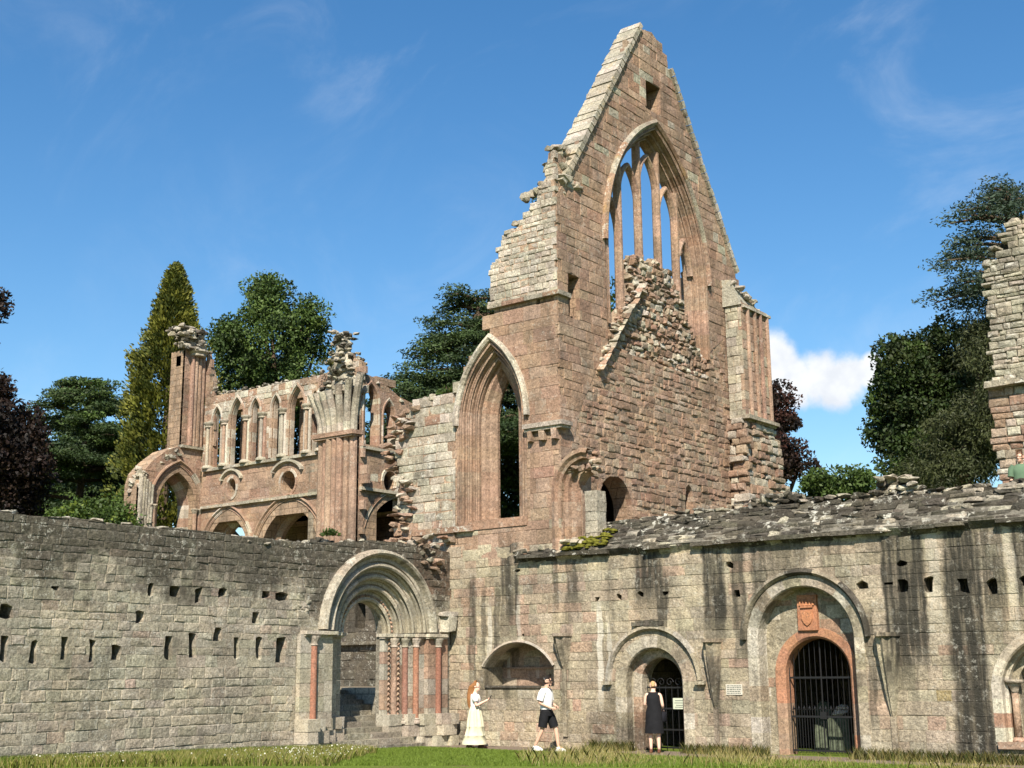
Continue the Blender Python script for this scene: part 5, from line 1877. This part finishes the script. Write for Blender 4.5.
loft(mb, [(0, 0, 0, .14, .06), (0, 0, .03, .17, .075), (0, 0, .16, .16, .07), (0, 0, .23, .12, .045)], (.02, .02, .02), 16)
mb.build('pouch', m_navy, HB, True)
mb = MB()
pts = [Vector((.1 * math.cos(a), 0, .21 + .2 * math.sin(a))) for a in np.linspace(0, math.pi, 11)]
for a, b in zip(pts[:-1], pts[1:]):
    cyl(mb, a, b, .012, .012, (.02, .02, .02), 6, False)
mb.build('strap', m_navy, HB)

# visitor up on the wall head beside the tower stump
W4 = thing('person', 'visitor in a green top standing up beside the rubble tower', 'person', (14.98, 2.35, 4.98), R(-70))
J = dict(pelvis=(0, 0, .9), waist=(.0, 0, 1.05), chest=(.01, 0, 1.26), neckbase=(.0, 0, 1.4), neck=(.01, 0, 1.46), head=(.04, 0, 1.57), face=(1, -.6, -.05),
         hipl=(0, .08, .88), kneel=(.01, .09, .48), anklel=(.0, .09, .09), hipr=(0, -.08, .88), kneer=(.0, -.09, .48), ankler=(.03, -.1, .09),
         shoulderl=(0, .18, 1.36), elbowl=(.02, .23, 1.1), wristl=(.16, .2, .95), handl=(.5, -.2, -.6),
         shoulderr=(0, -.18, 1.36), elbowr=(-.02, -.23, 1.1), wristr=(.14, -.2, .95), handr=(.5, .2, -.6))
person_body(W4, m_skin, J, bulk=.95)
mb = MB()
loft(mb, [(0, 0, .9, .15, .19), (0, 0, 1.06, .135, .17), (.01, 0, 1.22, .145, .185), (.01, 0, 1.34, .12, .19), (0, 0, 1.4, .08, .13), (0, 0, 1.43, .06, .075)], (.1, .2, .1), 20)
for s_ in (-1, 1):
    limb_cloth(mb, [((0, .14 * s_, 1.38), .08), ((0, .2 * s_, 1.31), .08), ((.02, .23 * s_, 1.14), .07)], (.1, .2, .1))
mb.build('top', m_teal, W4, True)
mb = MB()
loft(mb, [(0, 0, .82, .15, .19), (0, 0, .95, .145, .185)], (.02, .02, .02), 16)
for s_ in (-1, 1):
    limb_cloth(mb, [((0, .09 * s_, .9), .11), ((.01, .09 * s_, .5), .08), ((.0, .095 * s_, .1), .065)], (.02, .02, .02))
mb.build('trousers', m_navy, W4, True)
hd = Vector((.04, 0, 1.57))
skinned('hair', [(hd + Vector((-.01, 0, .085)), (.075, .088)), (hd + Vector((-.055, .01, .02)), (.06, .085)), (hd + Vector((-.05, .01, -.06)), (.045, .07)), (hd + Vector((.04, -.01, .095)), .045)], [(0, 1), (1, 2), (0, 3)], m_brown, W4)
mb = MB()
boxm(mb, (13.2, 1.3, 4.85), (16, 2.9, 4.98), (.2, .18, .15))
tag(mb.build('upper_walkway', m_core), 'stone walkway on top of the range in front of the tower stump', 'walkway')

# ------------------------------------------------------------------ trees
rng = np.random.default_rng(11)


def leaf_mesh(name, P, D, S, ASP, C, mat, parent):
    """one kite-shaped leaf spray per row: centre P, long axis D, length S, width S*ASP, colour C"""
    n = len(P)
    D = D / np.maximum(1e-6, np.linalg.norm(D, axis=1))[:, None]
    r_ = rng.normal(size=(n, 3))
    B = np.cross(D, r_)
    B /= np.maximum(1e-6, np.linalg.norm(B, axis=1))[:, None]
    S = S[:, None]
    V = np.empty((n, 4, 3), np.float32)
    V[:, 0] = P - D * S * .5
    V[:, 1] = P + B * S * ASP * .5 - D * S * .05
    V[:, 2] = P + D * S * .5
    V[:, 3] = P - B * S * ASP * .5 - D * S * .05
    me = bpy.data.meshes.new(name)
    me.vertices.add(n * 4)
    me.vertices.foreach_set('co', V.ravel())
    me.loops.add(n * 4)
    me.loops.foreach_set('vertex_index', np.arange(n * 4, dtype=np.int32))
    me.polygons.add(n)
    me.polygons.foreach_set('loop_start', np.arange(0, n * 4, 4, dtype=np.int32))
    me.update()
    a = me.color_attributes.new('Col', 'FLOAT_COLOR', 'CORNER')
    cc = np.ones((n * 4, 4), np.float32)
    cc[:, :3] = np.repeat(C, 4, axis=0)
    a.data.foreach_set('color', cc.ravel())
    me.materials.append(mat)
    o = bpy.data.objects.new(name, me)
    col.objects.link(o)
    o.parent = parent
    return o


def unit(n):
    v = rng.normal(size=(n, 3))
    return v / np.linalg.norm(v, axis=1)[:, None]


def tints(n, base, k, spread=.18):
    """k: clump index per leaf, so that whole clumps share a tone"""
    b = np.array(base)
    cl = b[rng.integers(0, len(b), k.max() + 1)] * (1 + rng.uniform(-spread, spread, (k.max() + 1, 1)))
    return np.clip(cl[k] * (1 + rng.uniform(-.2, .2, (n, 1))), 0, 1)


def trunk(parent, base, top, r_, limbs=(), name='trunk'):
    mb = MB()
    base, top = Vector(base), Vector(top)
    prev, pr = base, r_ * 1.25
    for k in range(1, 9):
        s_ = k / 8
        q = base.lerp(top, s_) + Vector((math.sin(s_ * 5 + base.x), math.cos(s_ * 4 + base.y), 0)) * r_ * .35 * s_
        rr = r_ * (1 - .85 * s_)
        cyl(mb, prev, q, pr, rr, (.1, .07, .05), 9, False)
        prev, pr = q, rr
    for a, b, ra in limbs:
        a, b = Vector(a), Vector(b)
        m_ = a.lerp(b, .5) + Vector((0, 0, (b - a).length * .08))
        cyl(mb, a, m_, ra, ra * .65, (.1, .07, .05), 6, False)
        cyl(mb, m_, b, ra * .65, ra * .2, (.1, .07, .05), 6, False)
    return mb.build(name, m_bark, parent)


def px_size(D):
    return D * 1.0 / FPX


def broad(name, label, lobes, D, nclump, nleaf, size, cols, mat, base_px, clump=(.5, 1.0), droop=0.0, dz=1.0, cat='tree', asp=.6):
    """a broad crown: lobes are (picture x, y, half width, half height) at distance D, given their own depth"""
    ctr = far(base_px, 600, D)
    T = thing(name, label, cat, (0, 0, 0))
    mp = px_size(D)
    cp, cr = [], []
    area = np.array([l[2] * l[3] for l in lobes], float)
    area /= area.sum()
    cen = []
    for (lx, ly, lw, lh), ar in zip(lobes, area):
        c = np.array(far(lx, ly, D + rng.uniform(-1, 1)))
        cen.append(c)
        m = max(3, int(nclump * ar))
        u = unit(m)
        rad = rng.uniform(.55, 1.0, m) ** .5
        q = u * np.array([lw * mp, lw * mp * .9, lh * mp]) * rad[:, None]
        cp.append(c + q)
        cr.append(rng.uniform(clump[0], clump[1], m))
    cp, cr = np.concatenate(cp), np.concatenate(cr)
    k = np.repeat(np.arange(len(cp)), nleaf)
    n = len(k)
    u = unit(n)
    rr = rng.uniform(.4, 1.05, n) ** .6
    P = cp[k] + u * (cr[k] * rr)[:, None] * np.array([1, 1, .75 * dz])
    Dv = u * .6 + unit(n) * .7 + np.array([0, 0, -droop])
    leaf_mesh('crown', P, Dv, rng.uniform(.7, 1.3, n) * size, asp, tints(n, cols, k), mat, T)
    base = Vector((ctr.x, ctr.y, 0))
    topc = Vector(cen[0])
    limbs = []
    for c in cen:
        a = base.lerp(Vector((base.x, base.y, max(3, c[2]))), .6)
        limbs.append((a, Vector(c), .22))
    trunk(T, base, (base.x, base.y, .7 * max(c[2] for c in cen)), .45, limbs)
    return T


def cypress(name, label, px, py_top, halfw, py_wide, D, n, size, cols, mat):
    """a flame-shaped column of upright sprays"""
    top = far(px, py_top, D)
    T = thing(name, label, 'tree', (0, 0, 0))
    H_ = top.z
    zw = far(px, py_wide, D).z
    Rm_ = halfw * px_size(D)
    m = n // 60
    z = H_ * (1 - rng.uniform(0, 1, m) ** 1.25 * .97)
    az = rng.uniform(0, 2 * math.pi, m)
    f = np.clip((H_ - z) / (H_ - zw), 0, 1.25)
    r_ = Rm_ * np.minimum(1.0, f ** .78) * (1 + .2 * np.sin(az * 5 + z * 1.7) + rng.uniform(-.25, .16, m)) * rng.uniform(.72, 1, m)
    cp = np.stack([top.x + r_ * np.cos(az), top.y + r_ * np.sin(az), z], 1)
    k = np.repeat(np.arange(m), 60)
    out = np.stack([np.cos(az), np.sin(az), np.full(m, .9)], 1)
    q = unit(len(k)) * np.array([.4, .4, .62]) * rng.uniform(.2, 1, len(k))[:, None]
    P = cp[k] + q
    Dv = out[k] * .9 + unit(len(k)) * .55
    leaf_mesh('crown', P, Dv, rng.uniform(.7, 1.3, len(k)) * size, .5, tints(len(k), cols, k, .22), mat, T)
    trunk(T, (top.x, top.y, 0), (top.x, top.y, H_ * .93), .4)
    return T


def cedar(name, label, px, py_top, spread, D, py_low, layers, cols, mat, size=.3, per=2600, side=None, sparse=1.0, droop=.06):
    """flat shelves of foliage on level limbs"""
    top = far(px, py_top, D)
    low = far(px, py_low, D).z
    T = thing(name, label, 'tree', (0, 0, 0))
    mp = px_size(D)
    P, K, limbs, cl = [], [], [], 0
    for L in range(layers):
        s_ = L / max(1, layers - 1)
        z = top.z + (low - top.z) * s_
        nb = 5 + int(3 * s_)
        for b_ in range(nb):
            az = rng.uniform(0, 2 * math.pi)
            ln = spread * mp * (.28 + .72 * min(1, s_ * 1.25) ** .8) * rng.uniform(.7, 1.1)
            if side is not None and math.cos(az - side) < -.2:
                ln *= .6
            d = np.array([math.cos(az), math.sin(az), 0])
            zz = z + rng.uniform(-.4, .4)
            a0 = np.array([top.x, top.y, zz - .3])
            limbs.append((Vector(a0), Vector(a0 + d * ln * .95 + np.array([0, 0, -droop * ln + .25])), .12))
            m = max(3, int(ln * 2.2 * sparse))
            for q in range(m):
                t_ = (q + rng.uniform(.2, .8)) / m
                t_ = .25 + .8 * t_
                c = a0 + d * ln * t_ + np.array([-d[1], d[0], 0]) * rng.normal() * ln * .16 * (1.15 - .5 * t_) + np.array([0, 0, .35 - droop * ln * t_ + rng.uniform(-.45, .3)])
                nn = int(per / 26)
                u = unit(nn) * np.array([.8, .8, .2]) * rng.uniform(.2, 1.1, nn)[:, None] ** .7
                P.append(c + u)
                K.append(np.full(nn, cl))
                cl += 1
    P, K = np.concatenate(P), np.concatenate(K)
    n = len(P)
    Dv = unit(n) * np.array([1, 1, .5]) + np.array([0, 0, .1 - droop])
    leaf_mesh('crown', P, Dv, rng.uniform(.6, 1.3, n) * size, .38, tints(n, cols, K, .25), mat, T)
    trunk(T, (top.x, top.y, 0), (top.x, top.y, top.z - .3), .5, limbs)
    return T


DKG = [(.032, .055, .013), (.045, .074, .016), (.024, .042, .012)]
MDG = [(.055, .09, .02), (.07, .11, .026), (.04, .07, .018)]
GOLD = [(.115, .122, .02), (.145, .145, .024), (.075, .088, .016), (.045, .058, .012)]
CED = [(.035, .058, .02), (.048, .075, .024), (.026, .044, .016)]
COP = [(.016, .01, .009), (.024, .014, .011), (.012, .009, .008), (.032, .019, .013)]
YEW = [(.028, .042, .012), (.04, .055, .016), (.022, .034, .012)]
OLV = [(.05, .058, .02), (.042, .05, .018), (.035, .042, .016)]
LIM = [(.1, .14, .02), (.12, .16, .024), (.07, .11, .018)]

broad('copper_beech', 'dark purple copper beech at the left edge rising above the cloister wall', [(-40, 440, 54, 66), (4, 465, 32, 46), (-28, 500, 58, 50), (22, 490, 20, 36), (-40, 350, 26, 60), (-14, 303, 18, 14), (-4, 402, 16, 22), (26, 432, 12, 20), (36, 460, 10, 26)], 62, 560, 110, .19, COP, m_leaf, -30, (.45, .9))
cedar('cedar_tree', 'spreading dark green cedar between the copper beech and golden cypress', 86, 384, 104, 78, 520, 10, CED + MDG[:1], m_needle, .22, 4200, None, 1.25)
broad('fir_tree', 'dark conifer mass filling the gap under the cedar at left', [(90, 480, 52, 40), (60, 460, 30, 50), (120, 470, 30, 44)], 92, 260, 90, .26, DKG + CED, m_needle, 90, (.8, 1.4))
broad('maple_tree', 'leafy bright green tree low behind the left wall below the golden cypress', [(112, 532, 28, 24), (130, 520, 12, 26), (64, 536, 24, 20), (88, 528, 20, 20)], 58, 170, 110, .16, LIM + MDG + MDG + DKG, m_leaf, 110)
cypress('golden_cypress', 'tall golden yellow cypress behind the distant arcade pier', 176, 272, 46, 420, 66, 90000, .2, GOLD, m_needle)
broad('redwood_tree', 'rounded dark green evergreen behind the row of lancets', [(270, 298, 22, 22), (262, 345, 44, 38), (238, 372, 26, 34), (302, 325, 22, 28), (288, 390, 44, 34), (314, 318, 10, 13), (258, 286, 12, 12), (230, 335, 16, 16), (318, 345, 10, 12)], 70, 330, 130, .19, DKG + MDG + MDG + [(.08, .115, .025)], m_needle, 272, (.5, 1.0))
broad('yew_tree', 'dark evergreen mass added behind the row of lancets to darken the openings', [(225, 440, 36, 50), (270, 440, 40, 44), (310, 440, 30, 50), (345, 440, 26, 50), (390, 430, 20, 40), (180, 490, 30, 30)], 76, 240, 90, .24, YEW + DKG, m_needle, 270)  # trees put in here so the lancet openings look dark
cedar('cedar_tree', 'wide flat-topped cedar rising behind the transept lancet', 474, 300, 108, 62, 440, 9, CED, m_needle, .2, 4600, None, 1.3, .1)
broad('yew_tree', 'dark evergreen glimpsed through the tall lancet and gable window', [(520, 430, 40, 70), (560, 400, 40, 90), (600, 330, 24, 60), (520, 500, 50, 30), (509, 480, 20, 50), (511, 420, 20, 50), (508, 520, 24, 20)], 66, 330, 80, .24, YEW + DKG, m_needle, 545)
broad('copper_beech', 'copper beech with reddish leaves beside the right of the gable', [(776, 406, 18, 22), (784, 440, 20, 24), (768, 460, 26, 30), (800, 466, 13, 10), (760, 430, 18, 40)], 60, 170, 110, .17, COP + [(.06, .026, .02)], m_leaf, 770, (.35, .7))
broad('hazel_bush', 'low bright green bush above the range wall right of the gable', [(840, 484, 30, 11), (824, 488, 16, 9), (858, 486, 14, 10)], 50, 70, 110, .14, MDG, m_leaf, 840, (.35, .6), cat='bush')
broad('holm_oak', 'large dense dark green tree on the right behind the range', [(920, 400, 46, 60), (905, 368, 26, 30), (950, 430, 52, 50), (925, 460, 44, 30), (950, 348, 30, 28), (985, 400, 30, 56), (893, 422, 24, 30), (1000, 360, 22, 40)], 58, 620, 130, .18, YEW + DKG, m_leaf, 940, (.4, .85))
cedar('cedar_tree', 'tall feathery blue-green cedar behind the rubble tower stump', 1004, 188, 84, 56, 286, 7, [(.05, .075, .05), (.04, .06, .04)], m_needle, .19, 2600, None, .9, .02)
broad('yew_tree', 'olive green drooping evergreen in front of the large dark tree', [(965, 445, 40, 34), (985, 400, 24, 60), (940, 475, 40, 16), (990, 340, 20, 40)], 54, 260, 110, .17, OLV, m_needle, 970, (.4, .8), .45, asp=.3)
# tufts growing on the walls
for nm, lb, p, r_ in (('wall_plant', 'small leafy plant rooted on the wall top left of the round doorway', (-.3, -4.4, 5.35), .22), ('wall_plant', 'grassy tuft growing on the masonry left of the tall lancet', (-.35, .3, 9.85), .28),
                      ('wall_plant', 'mossy tuft on the broken springer beside the crossing pier', (-14.0, 8.5, 14.3), .4), ('wall_plant', 'dark ivy clump hanging on the stepped edge of the west wall', (3.2, .35, 14.95), .3)):
    T = thing(nm, lb, 'plant', (0, 0, 0))
    n = 260
    u = unit(n)
    u[:, 2] = np.abs(u[:, 2])
    leaf_mesh('foliage', np.array(p) + u * r_ * rng.uniform(.3, 1.2, (n, 1)) * np.array([1.2, .8, .7]), u + unit(n) * .5, rng.uniform(.05, .12, n), .5, tints(n, MDG + [(.09, .085, .02)], np.zeros(n, int) + rng.integers(0, 6, n)), m_leaf, T)
    mb = MB()
    for k in range(7):
        cyl(mb, p, (p[0] + rnd.uniform(-.5, .5) * r_, p[1] + rnd.uniform(-.4, .4) * r_, p[2] + r_ * rnd.uniform(.4, .8)), .012, .005, (.1, .08, .04), 5, False)
    mb.build('stem', m_bark, T)

# ------------------------------------------------------------------ grass
def blades(name, x, y, h, w, lean, C, kind='stuff', heads=None):
    n = len(x)
    z = np.array([gz(a, b) for a, b in zip(x, y)])
    az = rng.uniform(0, 2 * math.pi, n)
    fa = rng.uniform(0, 2 * math.pi, n)
    wx, wy = np.cos(fa) * w, np.sin(fa) * w
    lx, ly = np.cos(az) * lean * h, np.sin(az) * lean * h
    V = np.empty((n, 5, 3), np.float32)
    V[:, 0] = np.stack([x - wx, y - wy, z - .01], 1)
    V[:, 1] = np.stack([x + wx, y + wy, z - .01], 1)
    V[:, 2] = np.stack([x + wx * .8 + lx * .35, y + wy * .8 + ly * .35, z + h * .58], 1)
    V[:, 3] = np.stack([x + lx, y + ly, z + h], 1)
    V[:, 4] = np.stack([x - wx * .8 + lx * .35, y - wy * .8 + ly * .35, z + h * .58], 1)
    me = bpy.data.meshes.new(name)
    me.vertices.add(n * 5)
    me.vertices.foreach_set('co', V.ravel())
    me.loops.add(n * 5)
    me.loops.foreach_set('vertex_index', np.arange(n * 5, dtype=np.int32))
    me.polygons.add(n)
    me.polygons.foreach_set('loop_start', np.arange(0, n * 5, 5, dtype=np.int32))
    me.update()
    a = me.color_attributes.new('Col', 'FLOAT_COLOR', 'CORNER')
    cc = np.ones((n * 5, 4), np.float32)
    cc[:, :3] = np.repeat(C, 5, axis=0)
    a.data.foreach_set('color', cc.ravel())
    me.materials.append(m_grass)
    o = bpy.data.objects.new(name, me)
    col.objects.link(o)
    o['kind'] = kind
    return o


def front(x):      # how far the foreground edge of the seen ground lies from the range wall
    return np.interp(x, [0, 3.4, 6.8, 11, 15.5, 20], [-15, -10.5, -7.2, -4.6, -2.6, -1.6])


def scatter(n, x0, x1, test):
    x = rng.uniform(x0, x1, n)
    y = rng.uniform(-15, -.2, n)
    ok = (y > front(x) - .3) & test(x, y)
    return x[ok], y[ok]


def wavy(x, y):
    return .5 * np.sin(x * 1.7 + y * .9) + .35 * np.sin(x * 3.9 - y * 2.3)


def edge_meadow(x, y):     # left, flowery uncut grass
    return (x > .9 + .25 * wavy(y, x)) & (y < -4.9 + .2 * wavy(x, y)) & (x < 1.75 + .66 * (-4.5 - y) + .2 * wavy(x, y))


def edge_tall(x, y):       # right, tall golden grass
    return (x > 4.2 + .72 * (-2.2 - y) + .25 * wavy(y, x)) & (y < -.75 + .12 * wavy(x, y)) & ((y < -1.9) | (x > 5.2))


# close-cut lawn
x, y = scatter(420000, .05, 20, lambda x, y: (y < -1.75 + .1 * np.sin(x * 1.3)))
keep = ~(edge_meadow(x, y) & (rng.random(len(x)) < .5))
x, y = x[keep], y[keep]
n = len(x)
gcols = np.array([(.15, .22, .03), (.18, .25, .04), (.2, .27, .05), (.12, .18, .025)])
blades('lawn_grass', x, y, rng.uniform(.03, .075, n), .006, .5, gcols[rng.integers(0, 4, n)] * rng.uniform(.8, 1.2, (n, 1)))
# longer grass along the foot of the left wall
y = rng.uniform(-15, -4.5, 16000)
x = np.abs(rng.normal(0, .14, 16000)) + .02
n = len(x)
blades('wall_foot_grass', x, y, rng.uniform(.06, .2, n), .007, .5, gcols[rng.integers(0, 4, n)] * rng.uniform(.6, 1.05, (n, 1)))
# meadow strip
x, y = scatter(220000, .7, 8, edge_meadow)
n = len(x)
mc = np.array([(.18, .23, .04), (.25, .26, .06), (.32, .28, .1), (.14, .19, .03), (.36, .31, .14)])
blades('meadow_grass', x, y, rng.uniform(.08, .24, n), .006, .45, mc[rng.integers(0, 5, n)] * rng.uniform(.8, 1.2, (n, 1)))
# tall dry grass
x, y = scatter(130000, 3.5, 20, edge_tall)
dens = np.clip(.45 + .7 * wavy(x * .9, y * 1.1), .06, 1) * np.where(x > 11, .7, 1) * np.where(y > -2, .5, 1)
k = rng.random(len(x)) < dens
x, y = x[k], y[k]
n = len(x)
tc = np.array([(.44, .36, .15), (.36, .3, .11), (.25, .25, .07), (.16, .19, .04), (.5, .42, .22)])
blades('tall_grass', x, y, rng.uniform(.06, .34, n) * np.clip(.7 + .5 * wavy(x, y), .3, 1.2), .0035, .55, tc[rng.integers(0, 5, n)] * rng.uniform(.75, 1.15, (n, 1)))
# weeds at the foot of the range wall
x = rng.uniform(4.7, 20, 9000)
y = -np.abs(rng.normal(0, .2, 9000)) - .05
k = ((x < 9.6) | (x > 11.6)) & ((x < 6.0) | (x > 7.4))
x, y = x[k], y[k]
n = len(x)
blades('wall_foot_weeds', x, y, rng.uniform(.06, .3, n), .008, .5, np.array([(.06, .08, .02), (.1, .1, .03), (.2, .17, .06)])[rng.integers(0, 3, n)] * rng.uniform(.7, 1.1, (n, 1)))
# white flower heads
x, y = scatter(14000, .7, 8.0, edge_meadow)
k = rng.random(len(x)) < np.clip(.25 + .5 * wavy(x * .7 + 2, y * .8), .02, .8)
x, y = x[k], y[k]
n = len(x)
z = np.array([gz(a, b) for a, b in zip(x, y)]) + rng.uniform(.1, .22, n)
u = unit(n)
u[:, 2] *= .3
o = leaf_mesh('wild_flowers', np.stack([x, y, z], 1), u, rng.uniform(.02, .04, n), 1.0, np.tile(np.array([[.7, .7, .6]]), (n, 1)), m_leaf, None)
o['kind'] = 'stuff'
